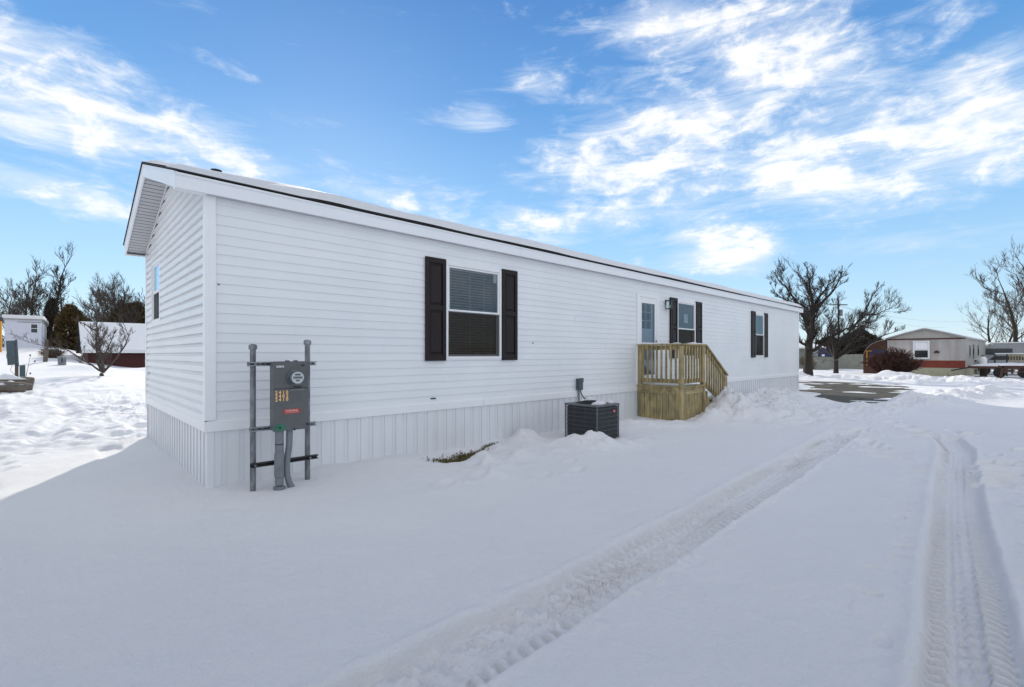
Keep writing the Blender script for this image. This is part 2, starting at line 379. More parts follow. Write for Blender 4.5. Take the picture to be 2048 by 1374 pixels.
# ------------------------------------------------------------------ materials
def material(name, col, rough=.6, var=.12, vscale=3., bump=.0, bscale=60., metal=0., col2=None, stretch=(1, 1, 1), spec=.5, bdist=.01, var2=0., v2scale=.5):
    m = bpy.data.materials.new(name); m.use_nodes = True; t = m.node_tree; n = t.nodes; l = t.links
    b = n['Principled BSDF']; b.inputs['Roughness'].default_value = rough; b.inputs['Metallic'].default_value = metal
    b.inputs['Specular IOR Level'].default_value = spec
    tcn = n.new('ShaderNodeTexCoord'); mp = n.new('ShaderNodeMapping'); l.new(tcn.outputs['Object'], mp.inputs[0]); mp.inputs['Scale'].default_value = stretch
    nz = n.new('ShaderNodeTexNoise'); l.new(mp.outputs[0], nz.inputs['Vector']); nz.inputs['Scale'].default_value = vscale; nz.inputs['Detail'].default_value = 6
    nz.inputs['Roughness'].default_value = .6
    mr = n.new('ShaderNodeMapRange'); l.new(nz.outputs['Fac'], mr.inputs[0]); mr.inputs[1].default_value = .3; mr.inputs[2].default_value = .7
    mx = n.new('ShaderNodeMix'); mx.data_type = 'RGBA'; l.new(mr.outputs[0], mx.inputs[0])
    c1 = tuple(max(0, c * (1 - var)) for c in col); c2 = col2 or tuple(min(1, c * (1 + var)) for c in col)
    mx.inputs[6].default_value = c1 + (1,); mx.inputs[7].default_value = c2 + (1,)
    out = mx.outputs[2]
    if var2:
        nz2 = n.new('ShaderNodeTexNoise'); l.new(tcn.outputs['Object'], nz2.inputs['Vector']); nz2.inputs['Scale'].default_value = v2scale; nz2.inputs['Detail'].default_value = 3
        m2 = n.new('ShaderNodeMix'); m2.data_type = 'RGBA'; m2.blend_type = 'MULTIPLY'; m2.inputs[0].default_value = 1
        rp = n.new('ShaderNodeValToRGB'); l.new(nz2.outputs['Fac'], rp.inputs[0])
        rp.color_ramp.elements[0].position = .3; rp.color_ramp.elements[0].color = (1 - var2, 1 - var2 * .9, 1 - var2 * .8, 1)
        rp.color_ramp.elements[1].position = .7; rp.color_ramp.elements[1].color = (1, 1, 1, 1)
        l.new(out, m2.inputs[6]); l.new(rp.outputs[0], m2.inputs[7]); out = m2.outputs[2]
    l.new(out, b.inputs['Base Color'])
    if bump:
        nb = n.new('ShaderNodeTexNoise'); l.new(mp.outputs[0], nb.inputs['Vector']); nb.inputs['Scale'].default_value = bscale; nb.inputs['Detail'].default_value = 5
        bp = n.new('ShaderNodeBump'); bp.inputs['Strength'].default_value = bump; bp.inputs['Distance'].default_value = bdist
        l.new(nb.outputs['Fac'], bp.inputs['Height']); l.new(bp.outputs[0], b.inputs['Normal'])
    return m
def glass_mat(name, tint=(.8, .85, .86), ior=1.9, dark=0.):
    m = bpy.data.materials.new(name); m.use_nodes = True; t = m.node_tree; n = t.nodes; l = t.links; n.clear()
    tr = n.new('ShaderNodeBsdfTransparent'); tr.inputs[0].default_value = tint + (1,)
    gl = n.new('ShaderNodeBsdfGlossy'); gl.inputs['Roughness'].default_value = .015; gl.inputs[0].default_value = (.68, .84, 1, 1)
    nz = n.new('ShaderNodeTexNoise'); nz.inputs['Scale'].default_value = 1.6
    tcn = n.new('ShaderNodeTexCoord'); l.new(tcn.outputs['Object'], nz.inputs['Vector'])
    bp = n.new('ShaderNodeBump'); bp.inputs['Strength'].default_value = .12; bp.inputs['Distance'].default_value = .02; l.new(nz.outputs['Fac'], bp.inputs['Height']); l.new(bp.outputs[0], gl.inputs['Normal'])
    fr = n.new('ShaderNodeFresnel'); fr.inputs[0].default_value = ior
    mx = n.new('ShaderNodeMixShader'); l.new(fr.outputs[0], mx.inputs[0]); l.new(tr.outputs[0], mx.inputs[1]); l.new(gl.outputs[0], mx.inputs[2])
    o = n.new('ShaderNodeOutputMaterial'); l.new(mx.outputs[0], o.inputs[0]); return m
def screen_mat(name, op):
    m = bpy.data.materials.new(name); m.use_nodes = True; t = m.node_tree; n = t.nodes; l = t.links; n.clear()
    tr = n.new('ShaderNodeBsdfTransparent'); df = n.new('ShaderNodeBsdfDiffuse'); df.inputs[0].default_value = (.045, .036, .026, 1)
    mx = n.new('ShaderNodeMixShader'); mx.inputs[0].default_value = op; l.new(tr.outputs[0], mx.inputs[1]); l.new(df.outputs[0], mx.inputs[2])
    o = n.new('ShaderNodeOutputMaterial'); l.new(mx.outputs[0], o.inputs[0]); return m
def snow_mat():
    m = bpy.data.materials.new('snow'); m.use_nodes = True; t = m.node_tree; n = t.nodes; l = t.links
    b = n['Principled BSDF']; b.inputs['Roughness'].default_value = .75; b.inputs['Specular IOR Level'].default_value = .25
    tcn = n.new('ShaderNodeTexCoord')
    def nz(sc, det, rg=.6):
        q = n.new('ShaderNodeTexNoise'); l.new(tcn.outputs['Object'], q.inputs['Vector']); q.inputs['Scale'].default_value = sc; q.inputs['Detail'].default_value = det; q.inputs['Roughness'].default_value = rg
        return q.outputs['Fac']
    mx = n.new('ShaderNodeMix'); mx.data_type = 'RGBA'; l.new(nz(.6, 5), mx.inputs[0]); mx.inputs[6].default_value = (.75, .755, .785, 1); mx.inputs[7].default_value = (.83, .835, .845, 1)
    m3 = n.new('ShaderNodeMix'); m3.data_type = 'RGBA'; m3.blend_type = 'MULTIPLY'; m3.inputs[0].default_value = 1; r3 = n.new('ShaderNodeMapRange'); l.new(nz(150, 3, .8), r3.inputs[0]); r3.inputs[1].default_value = .3; r3.inputs[2].default_value = .7; r3.inputs[3].default_value = .95; r3.inputs[4].default_value = 1.0
    l.new(mx.outputs[2], m3.inputs[6]); l.new(r3.outputs[0], m3.inputs[7]); l.new(m3.outputs[2], b.inputs['Base Color'])
    ad = n.new('ShaderNodeMath'); ad.operation = 'MULTIPLY_ADD'; l.new(nz(9, 6), ad.inputs[0]); ad.inputs[1].default_value = 1.2; l.new(nz(38, 5, .9), ad.inputs[2])
    bp = n.new('ShaderNodeBump'); bp.inputs['Strength'].default_value = 1.0; bp.inputs['Distance'].default_value = .014; l.new(ad.outputs[0], bp.inputs['Height']); l.new(bp.outputs[0], b.inputs['Normal'])
    return m
M = {}
M['snow'] = snow_mat()
M['siding'] = material('white_vinyl', (.80, .82, .84), .42, .02, 1.5, .12, 35, stretch=(.25, .25, 4), bdist=.003, var2=.07, v2scale=1.0)
M['siding_end'] = material('white_dutch_vinyl', (.80, .81, .82), .42, .03, 2, .12, 35, stretch=(.3, .3, 4), bdist=.003, var2=.05, v2scale=.8)
M['trim'] = material('white_trim', (.82, .835, .85), .4, .02, 4, .05, 40, bdist=.002)
M['fascia'] = material('white_fascia_metal', (.79, .81, .84), .38, .03, .8, .08, 3, bdist=.006, stretch=(.4, 1, 1))
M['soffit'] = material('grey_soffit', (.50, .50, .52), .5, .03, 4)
M['skirt'] = material('white_skirting', (.76, .775, .80), .42, .04, 2.5, .08, 10, stretch=(1, 1, .4), bdist=.004, var2=.07, v2scale=1.1)
M['shingle'] = material('black_shingle', (.022, .022, .025), .9, .4, 30, .6, 80)
M['shutter'] = material('black_shutter', (.017, .012, .013), .5, .25, 40, .5, 120, stretch=(1, 1, .12), bdist=.002, spec=.25)
M['wframe'] = material('white_window_vinyl', (.80, .81, .82), .35, .02, 6)
M['glass'] = glass_mat('window_glass'); M['lampglass'] = glass_mat('lamp_glass', (.8, .78, .72), 1.35)
M['screen'] = screen_mat('insect_mesh', .62)
M['blind'] = material('white_blind', (.85, .86, .88), .5, .04, 5)
M['room'] = material('room_wall', (.30, .25, .19), .8, .1, 2)
M['dark'] = material('dark_metal', (.02, .02, .022), .5, .2, 20)
M['galv'] = material('galvanised_steel', (.17, .185, .20), .5, .5, 18, .3, 60, metal=.5, stretch=(1, 1, .35), col2=(.30, .32, .34))
M['rail'] = material('zinc_rail', (.26, .28, .30), .45, .3, 20, .2, 60, metal=.3)
M['metergrey'] = material('meter_grey_paint', (.105, .11, .115), .5, .10, 8, .15, 80)
M['pvc'] = material('grey_conduit', (.17, .19, .21), .5, .15, 8, .1, 40)
M['green'] = material('green_sticker', (.03, .16, .10), .6, .3, 30)
M['red'] = material('red_label', (.36, .05, .045), .5, .1, 30)
M['pink'] = material('pale_lettering', (.75, .35, .30), .6, .1, 30)
M['orange'] = material('orange_lettering', (.95, .55, .22), .5, .1, 30)
M['white'] = material('white_sticker', (.75, .76, .76), .5, .05, 30)
M['acgrey'] = material('condenser_dark_grey', (.020, .021, .024), .5, .2, 20, .15, 60)
M['acline'] = material('condenser_wire', (.13, .14, .15), .5, .1, 20, metal=.3)
M['acframe'] = material('condenser_frame', (.10, .11, .12), .45, .15, 12)
M['wood'] = material('treated_pine', (.35, .26, .105), .65, .28, 3.2, .5, 14, stretch=(4, 4, .5), bdist=.004, col2=(.56, .44, .22), var2=.45, v2scale=6)
M['woodx'] = material('treated_pine_long', (.35, .26, .105), .65, .28, 3.2, .5, 14, stretch=(.5, 4, 4), bdist=.004, col2=(.56, .44, .22), var2=.45, v2scale=6)
M['woodgap'] = material('dark_gap', (.02, .016, .008), .9)
M['concrete'] = material('concrete', (.28, .28, .27), .85, .15, 12, .5, 60)
M['asphalt'] = material('asphalt', (.080, .068, .045), .75, .35, 2.5, .8, 90, var2=.5, v2scale=1.5)
M['bark'] = material('dark_bark', (.030, .023, .018), .9, .35, 8, .8, 25, stretch=(1, 1, .3))
M['bark2'] = material('grey_bark', (.060, .047, .038), .9, .35, 8, .8, 25, stretch=(1, 1, .3))
M['twig'] = material('twig_bark', (.032, .025, .020), .9, .3, 8)
M['twig2'] = material('pale_twig_bark', (.075, .060, .050), .9, .3, 8)
M['farwood'] = material('far_woods', (.085, .070, .062), .95, .4, .4)
M['cedar'] = material('brown_cedar', (.075, .050, .016), .9, .5, 1.2, col2=(.15, .10, .03))
M['dkever'] = material('dark_evergreen', (.030, .030, .016), .9, .5, 1.2, col2=(.055, .045, .025))
M['rust'] = material('rusty_twigs', (.035, .014, .011), .9, .4, 3, col2=(.085, .032, .024))
M['redwall'] = material('dark_red_siding', (.055, .007, .006), .7, .2, 6, .3, 20)
M['redband'] = material('brick_red_band', (.20, .035, .018), .7, .25, 5, .2, 30)
M['cream'] = material('cream_skirting', (.40, .38, .27), .7, .12, 4)
M['pinkwall'] = material('weathered_pink_metal', (.50, .43, .40), .6, .12, 1.2, .2, 10, stretch=(2.5, 2.5, .3), col2=(.60, .57, .54), var2=.25, v2scale=.7)
M['beige'] = material('beige_metal', (.40, .38, .35), .6, .08, 2)
M['roofmet'] = material('grey_roof_edge', (.30, .29, .28), .6, .1, 3)
M['brown'] = material('brown_board', (.075, .032, .020), .8, .3, 4, .3, 20)
M['blue'] = material('blue_sheet', (.010, .020, .075), .5, .2, 5)
M['yellow'] = material('yellow_paint', (.62, .28, .02), .6, .1, 4)
M['farwall'] = material('far_white_siding', (.62, .64, .72), .6, .05, 3)
M['greywall'] = material('greenish_grey_wall', (.24, .25, .22), .8, .15, 2)
M['bluegrey'] = material('bluegrey_steel', (.055, .085, .10), .5, .15, 6)
M['grass'] = material('dead_grass', (.070, .055, .012), .9, .5, 10, col2=(.14, .11, .03))
M['stalk'] = material('dry_stalk', (.12, .085, .06), .9, .3, 8)
M['log'] = material('weathered_log', (.13, .11, .09), .9, .3, 6, .6, 30)
M['camper'] = material('grey_camper_body', (.34, .36, .37), .45, .08, 3)
M['tyre'] = material('black_rubber', (.012, .012, .012), .8)
M['dial'] = material('meter_face', (.50, .54, .56), .35, .1, 20)

# ------------------------------------------------------------------ ground
def axis(segs):
    out = []
    for a, b, s0, s1 in segs:
        x = a
        while x < b - 1e-6:
            out.append(x); t = (x - a) / (b - a); x += s0 + (s1 - s0) * t
    out.append(segs[-1][1]); return np.array(out)
xs = axis([(-700, -60, 60, 10), (-60, -9, 5, .4), (-9, -5.5, .3, .06), (-5.5, -.4, .055, .045), (-.4, 4.6, .0105, .0105), (4.6, 8, .012, .026), (8, 12, .028, .04), (12, 22, .045, .07), (22, 34, .08, .14), (34, 60, .2, 2), (60, 700, 4, 50)])
ys = axis([(-700, -60, 60, 8), (-60, -8, 5, .25), (-8, -5.85, .15, .04), (-5.85, -5.05, .0105, .0105), (-5.05, -4.25, .03, .03), (-4.25, -3.55, .0105, .0105), (-3.5, -.2, .03, .03), (-.2, 3, .045, .08), (3, 10, .05, .05), (10, 22, .06, .16), (22, 40, .2, .6), (40, 80, 1, 5), (80, 700, 8, 50)])
GX, GY = np.meshgrid(xs, ys, indexing='xy')
GZ = height(GX.ravel(), GY.ravel())
nx, ny = len(xs), len(ys)
me = bpy.data.meshes.new('snow_ground')
vv = np.stack([GX.ravel(), GY.ravel(), GZ], 1).astype(np.float32)
ii = (np.arange(ny - 1)[:, None] * nx + np.arange(nx - 1)[None, :]).ravel()
fc = np.stack([ii, ii + 1, ii + nx + 1, ii + nx], 1).astype(np.int32)
me.vertices.add(len(vv)); me.vertices.foreach_set('co', vv.ravel())
me.loops.add(fc.size); me.loops.foreach_set('vertex_index', fc.ravel())
me.polygons.add(len(fc)); me.polygons.foreach_set('loop_start', np.arange(0, fc.size, 4, dtype=np.int32)); me.polygons.foreach_set('loop_total', np.full(len(fc), 4, np.int32))
me.polygons.foreach_set('use_smooth', np.ones(len(fc), bool)); me.update(calc_edges=True)
me.materials.append(M['snow'])
go = bpy.data.objects.new('snow_ground', me); C.objects.link(go); tag(go, kind='structure')
MB().box(14.2, 23.4, -4.2, 1.4, -.30, -.072).build('driveway', M['asphalt'])['kind'] = 'structure'
MB().box(23.4, 28.7, -60, 70, -.30, -.068).build('road', M['asphalt'])['kind'] = 'structure'
exec_order = 'ground, house, porch, equipment, neighbours, trees'

# ================================================================== the house
HL, HW, EZ, FZ, SZ, RZ = 19.45, 4.2, 2.985, 3.14, .573, 3.83
BZ = .677
OH, OF = .30, .10
SL = (RZ - FZ) / (HW / 2 + OF)
house = empty('manufactured_home', (0, 0, 0), 'long white single-wide manufactured home with black shutters and snowy roof', 'house')
def siding(name, org, dr, out, length, z0, z1, openings, mat, course=.1015, lip=.010, top=.002, cove=None, clip=None):
    """lapped courses along dr; openings (a0,a1,z0,z1) are real holes"""
    mb = MB(); org = Vector(org); dr = Vector(dr); out = Vector(out)
    def P(a, z, o): return org + dr * a + out * o + Vector((0, 0, z))
    flip = dr.cross(Vector((0, 0, 1))).dot(out) < 0
    def Q(a, b, c, d):
        mb.quad(*( (a, b, c, d) if not flip else (d, c, b, a)))
    z = z0
    edges = sorted({e for o in openings for e in o[2:]})
    k = 0
    while z < z1 - 1e-4:
        zt = min(z + course, z1)
        prof = [(z, lip), (zt, top)] if not cove else [(z, lip), (min(z + course * cove, zt), lip * .86), (min(z + course * (cove + .12), zt), lip * .45), (zt, top)]
        zs = sorted({z, zt} | {p[0] for p in prof} | {e for e in edges if z < e < zt})
        def off(q):
            for (a, oa), (b, ob) in zip(prof[:-1], prof[1:]):
                if a <= q <= b + 1e-9 and b > a: return oa + (ob - oa) * (q - a) / (b - a)
            return prof[-1][1]
        def spans(lo, hi, q0, q1):
            cur = [(lo, hi)]
            for (a0, a1, b0, b1) in openings:
                if b0 < (q0 + q1) / 2 < b1:
                    nxt = []
                    for (s, e) in cur:
                        if a1 <= s or a0 >= e: nxt.append((s, e)); continue
                        if a0 > s: nxt.append((s, a0))
                        if a1 < e: nxt.append((a1, e))
                    cur = nxt
            return cur
        for q0, q1 in zip(zs[:-1], zs[1:]):
            if q1 - q0 < 1e-5: continue
            l0, h0 = clip(q0) if clip else (0, length); l1, h1_ = clip(q1) if clip else (0, length)
            if h0 - l0 < .01: continue
            for s, e in spans(l0, h0, q0, q1):
                s1 = l1 if s == l0 else s; e1 = h1_ if e == h0 else e
                Q(P(s, q0, off(q0)), P(e, q0, off(q0)), P(e1, q1, off(q1)), P(s1, q1, off(q1)))
        l0, h0 = clip(z) if clip else (0, length)
        for s, e in spans(l0, h0, z - .001, z + .001):
            Q(P(s, z, top), P(e, z, top), P(e, z, lip), P(s, z, lip))
        q = (k * 1.27) % 3.66 + .4
        while length > 6 and q < length - .3:
            if not any(o[0] - .1 < q < o[1] + .1 and o[2] < zt and o[3] > z for o in openings):
                P0, P1 = P(q, z + .001, lip + .0015), P(q + .004, z + .001, lip + .0015); P2, P3 = P(q + .004, zt - .002, top + .0015), P(q, zt - .002, top + .0015)
                Q(P0, P1, P2, P3); Q(P(q, z + .001, lip - .003), P0, P3, P(q, zt - .002, top - .003)); Q(P1, P(q + .004, z + .001, lip - .003), P(q + .004, zt - .002, top - .003), P2)
            q += 3.66
        z = zt; k += 1
    return mb.build(name, mat, house)
W1 = (2.965, 4.025, 1.31, 2.69); W2 = (9.875, 10.815, 1.31, 2.68); W3 = (15.0, 15.75, 1.31, 2.68); DO = (8.10, 8.92, .74, 2.66); WE = (2.88, 3.58, 1.86, 2.76)
siding('front_siding', (0, 0, 0), (1, 0, 0), (0, -1, 0), HL, BZ, EZ + .02, [W1, W2, W3, DO], M['siding'], lip=.0105)
def gclip(z):
    if z <= EZ: return 0, HW
    e = (z - EZ) / SL * 1.0
    return min(e, HW / 2), max(HW - e, HW / 2)
siding('end_siding', (0, 0, 0), (0, 1, 0), (-1, 0, 0), HW, BZ, RZ - .16, [WE], M['siding_end'], lip=.034, top=.002, cove=.58, clip=gclip)
siding('rear_siding', (0, HW, 0), (1, 0, 0), (0, 1, 0), HL, BZ, EZ + .02, [(3, 4, 1.3, 2.7), (12, 13, 1.3, 2.7)], M['siding'])
siding('end_siding', (HL, 0, 0), (0, 1, 0), (1, 0, 0), HW, BZ, RZ - .16, [], M['siding_end'], clip=gclip)
# skirting with paired grooves
def skirting(org, dr, out, length, z0, z1):
    mb = MB(); org = Vector(org); dr = Vector(dr); out = Vector(out); a = 0; flip = dr.cross(Vector((0, 0, 1))).dot(out) < 0
    prof = []
    while a < length:
        prof += [(a, .010), (a + .108, .010), (a + .111, .006), (a + .160, .006), (a + .163, .010)]; a += .1655
    prof = [p for p in prof if p[0] <= length]
    for (a0, o0), (a1, o1) in zip(prof[:-1], prof[1:]):
        if a1 - a0 < 1e-4: continue
        q = [org + dr * a0 + out * o0 + Vector((0, 0, z0)), org + dr * a1 + out * o1 + Vector((0, 0, z0)), org + dr * a1 + out * o1 + Vector((0, 0, z1)), org + dr * a0 + out * o0 + Vector((0, 0, z1))]
        mb.quad(*(q if not flip else q[::-1]))
        if prof and o0 == .010 and o1 == .010:   # small dark seam bead each side
            pass
    # seam beads
    a = 0
    while a < length - .17:
        for s in (.108, .1600):
            p = org + dr * (a + s) + out * .010
            mb.add([p + Vector((0, 0, z0)), p + dr * .004 + Vector((0, 0, z0)), p + dr * .004 + Vector((0, 0, z1)), p + Vector((0, 0, z1)),
                    p + out * .0035 + Vector((0, 0, z0)), p + out * .0035 + dr * .004 + Vector((0, 0, z0)), p + out * .0035 + dr * .004 + Vector((0, 0, z1)), p + out * .0035 + Vector((0, 0, z1))],
                   [(4, 5, 6, 7), (0, 4, 7, 3), (1, 2, 6, 5)])
        a += .1655
    return mb.build('skirting', M['skirt'], house)
skirting((0, 0, 0), (1, 0, 0), (0, -1, 0), HL, -.25, SZ + .01)
skirting((0, 0, 0), (0, 1, 0), (-1, 0, 0), HW, -.25, SZ + .01)
skirting((0, HW, 0), (1, 0, 0), (0, 1, 0), HL, -.35, SZ + .01)
skirting((HL, 0, 0), (0, 1, 0), (1, 0, 0), HW, -.35, SZ + .01)
# starter band in lengths
b = MB(); x = -.012
for x1 in (3.66, 7.32, 10.98, 14.64, 18.3, HL + .012):
    b.cbox(x + .0015, x1 - .0015, -.030, .0, SZ, BZ, .003); b.box(x + .001, x1 - .001, -.014, .0, BZ, BZ + .012); x = x1
b.build('starter_band', M['trim'], house)
b = MB(); b.cbox(-.044, 0, -.0305, .0, SZ - .001, BZ + .001, .002)
y = 0
for y1 in (3.05, HW + .01):
    b.cbox(-.043, 0, y + .0015, y1 - .0015, SZ, BZ, .003); b.box(-.02, 0, y + .001, y1 - .001, BZ, BZ + .01); y = y1
b.build('starter_band', M['trim'], house)
# corner posts
for (x, y, sx, sy) in ((0, 0, 1, 1), (0, HW, 1, -1), (HL, 0, -1, 1), (HL, HW, -1, -1)):
    b = MB(); ex = (-.040 if x == 0 else -.028) * sx; ey = -.026 * sy
    b.cbox(*sorted((x + ex, x + .064 * sx)), *sorted((y + ey, y + .006 * sy)), BZ + .0125, EZ + .03, .004)
    b.cbox(*sorted((x + ex - .0015 * sx, x + .006 * sx)), *sorted((y + ey + .003 * sy, y + .05 * sy)), BZ + .0125, EZ + .03, .004)
    b.build('corner_post', M['trim'], house)
    b = MB(); b.cbox(*sorted((x - .018 * sx, x + .05 * sx)), *sorted((y - .018 * sy, y + .012 * sy)), -.3, SZ - .002, .003); b.build('skirt_corner', M['skirt'], house)
# structure: inner shell, floor, ceiling
b = MB(); b.box(.02, HL - .02, .02, HW - .02, .62, .70); b.box(.02, HL - .02, .02, HW - .02, EZ - .02, EZ)
b.build('floor', M['room'], house)
for x in (5.6, 8.0, 11.6, 14.2): MB().box(x, x + .1, 1.2, HW - .03, .70, EZ - .02).build('partition', M['room'], house)
# roof
x0, x1 = -OH, HL + OH; ym = HW / 2
b = MB()
for sgn in (-1, 1):
    ye = -OF - .02 if sgn < 0 else HW + OF + .02; ze = FZ + .004 - SL * .02
    v = [(x0 - .02, ye, ze), (x1 + .02, ye, ze), (x1 + .02, ym, RZ + .004), (x0 - .02, ym, RZ + .004)]
    t = .015
    vs = [Vector(p) for p in v] + [Vector(p) + Vector((0, 0, t)) for p in v]
    fs = [(0, 1, 2, 3), (4, 5, 6, 7), (0, 1, 5, 4), (1, 2, 6, 5), (2, 3, 7, 6), (3, 0, 4, 7)]
    b.add(vs, fs)
roof = fixn(b.build('roof', M['shingle'], house))
# snow sheet on the roof
rs_ = np.random.RandomState(5)
gx = np.concatenate([np.arange(x0 - .015, 3, .04), np.arange(3, x1 + .015, .09), [x1 + .015]]); gy = np.concatenate([[-OF - .015], np.arange(-OF, ym, .05), [ym], np.arange(ym + .05, HW + OF, .12), [HW + OF]])
X, Y = np.meshgrid(gx, gy); xf, yf = X.ravel(), Y.ravel()
base = RZ + .026 - SL * np.abs(yf - ym)
ed = np.minimum(np.minimum(yf + OF + .02 + .03 * vn(xf * 1.2, xf * 0, 3), HW + OF - yf + .02), np.minimum(xf - x0 + .02, x1 - xf + .02))
front_bare = ss(xf, x0 + .1, 1.2) * .5 + .5
th = (.11 + .03 * fbm(xf * .8, yf * 1.5, 7, 4)) * ss(ed, -.02, .16) * front_bare
# bare strip along the front corner
th = th - .06 * ss(yf, .35, .0) * ss(xf, 1.4, .1)
zf = base + np.maximum(th, -.018)
nxr, nyr = len(gx), len(gy)
me = bpy.data.meshes.new('roof_snow')
ii = (np.arange(nyr - 1)[:, None] * nxr + np.arange(nxr - 1)[None, :]).ravel()
me.from_pydata(np.stack([xf, yf, zf], 1).tolist(), [], np.stack([ii, ii + 1, ii + nxr + 1, ii + nxr], 1).tolist()); me.materials.append(M['snow']); me.update()
me.polygons.foreach_set('use_smooth', [True] * len(me.polygons))
o = bpy.data.objects.new('roof_snow', me); C.objects.link(o); o.parent = roof
# vents standing through the snow
for (vx, vy, s) in ((.506, 2.02, 1), (8.2, 2.0, 1.1)):
    b = MB(); b.tube([(vx, vy, RZ - .1), (vx, vy, RZ + .10)], .03 * s, 12); b.tube([(vx, vy, RZ + .095), (vx, vy, RZ + .110)], .07 * s, 16)
    autosmooth(b.build('roof_vent', M['dark'], roof))
# front and rear fascia in lengths, slightly wavy metal
for Y0, Y1 in ((-OF, -OF + .018), (HW + OF - .018, HW + OF)):
    b = MB(); x = x0 + .003
    for x1_ in (4.4, 10.5, 16.6, x1 - .003):
        n = 24
        for i in range(n):
            a = x + (x1_ - .004 - x) * i / n; c = x + (x1_ - .004 - x) * (i + 1) / n
            oa, oc = [.003 * vn(q * .9, 0, 9) for q in (a, c)]
            vs = [(q, Y0 + oo if yy == 0 else Y1, zz) for (q, oo) in ((a, float(oa)), (c, float(oc))) for yy in (0, 1) for zz in (EZ - .006, FZ - .012)]
            b.add(vs, [(0, 4, 5, 1), (2, 3, 7, 6), (0, 2, 6, 4), (1, 5, 7, 3)])
        x = x1_
    fixn(b.build('fascia', M['fascia'], house))
    # drip edge lip
    b = MB(); ys_ = Y0 - .010 if Y0 < 0 else Y1 - .001; b.box(x0 + .003, x1 - .003, ys_, ys_ + .011, FZ - .034, FZ - .0125); b.build('drip_edge', M['fascia'], house)
# underside of front eave
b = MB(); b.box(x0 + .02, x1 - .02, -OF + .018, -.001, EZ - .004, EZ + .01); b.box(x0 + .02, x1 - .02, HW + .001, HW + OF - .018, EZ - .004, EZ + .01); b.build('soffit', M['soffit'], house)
# gable overhangs: ribbed soffit and rake boards
for X0, X1, xo in ((x0, -.0, x0), (HL, x1, x1 - .02)):
    for sgn in (-1, 1):
        b = MB(); n = 26
        ye = -OF + .002 if sgn < 0 else HW + OF - .002
        def zz_(y): return RZ - .145 - SL * abs(y - ym)
        for i in range(n):
            ya = ye + (ym - ye) * i / n; yb = ye + (ym - ye) * (i + 1) / n; g = (yb - ya) * .12
            for (q0, q1, dzz) in ((ya, yb - g, 0), (yb - g, yb, .008)):
                b.quad((X0 + .01, q0, zz_(q0) + dzz), (X1 - .01 if X0 > 0 else X1 + .02, q0, zz_(q0) + dzz), (X1 - .01 if X0 > 0 else X1 + .02, q1, zz_(q1) + dzz), (X0 + .01, q1, zz_(q1) + dzz))
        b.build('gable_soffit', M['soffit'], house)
        # rake board
        b = MB()
        def seg(q0, q1, top, bot, xa, xb):
            vs = [(xx, q, RZ - SL * abs(q - ym) - zz) for q in (q0, q1) for xx in (xa, xb) for zz in (top, bot)]
            b.add(vs, [(0, 1, 5, 4), (2, 6, 7, 3), (0, 4, 6, 2), (1, 3, 7, 5), (0, 2, 3, 1), (4, 5, 7, 6)])
        seg(ye, ym, .004, .165, xo, xo + .02)
        seg(ye, ym, .004, .030, xo - .008 if xo < 0 else xo + .0201, xo - .0002 if xo < 0 else xo + .028)
        fixn(b.build('rake_board', M['fascia'], house))
# cornice return box closing the eave at the near corner
b = MB(); b.cbox(x0 + .0005, -.03, -OF + .0185, -.002, EZ - .012, EZ + .10, .002); b.build('eave_return', M['fascia'], house)
# J-channel trim under the gable
b = MB()
for sgn in (-1, 1):
    ya = .05 if sgn < 0 else HW - .05
    za = EZ + .02
    b.bar((-.032, ya, RZ - .150 - SL * abs(ya - ym)), (-.032, ym, RZ - .150), .016, .03, (0, 0, 1))
b.build('gable_trim', M['trim'], house)

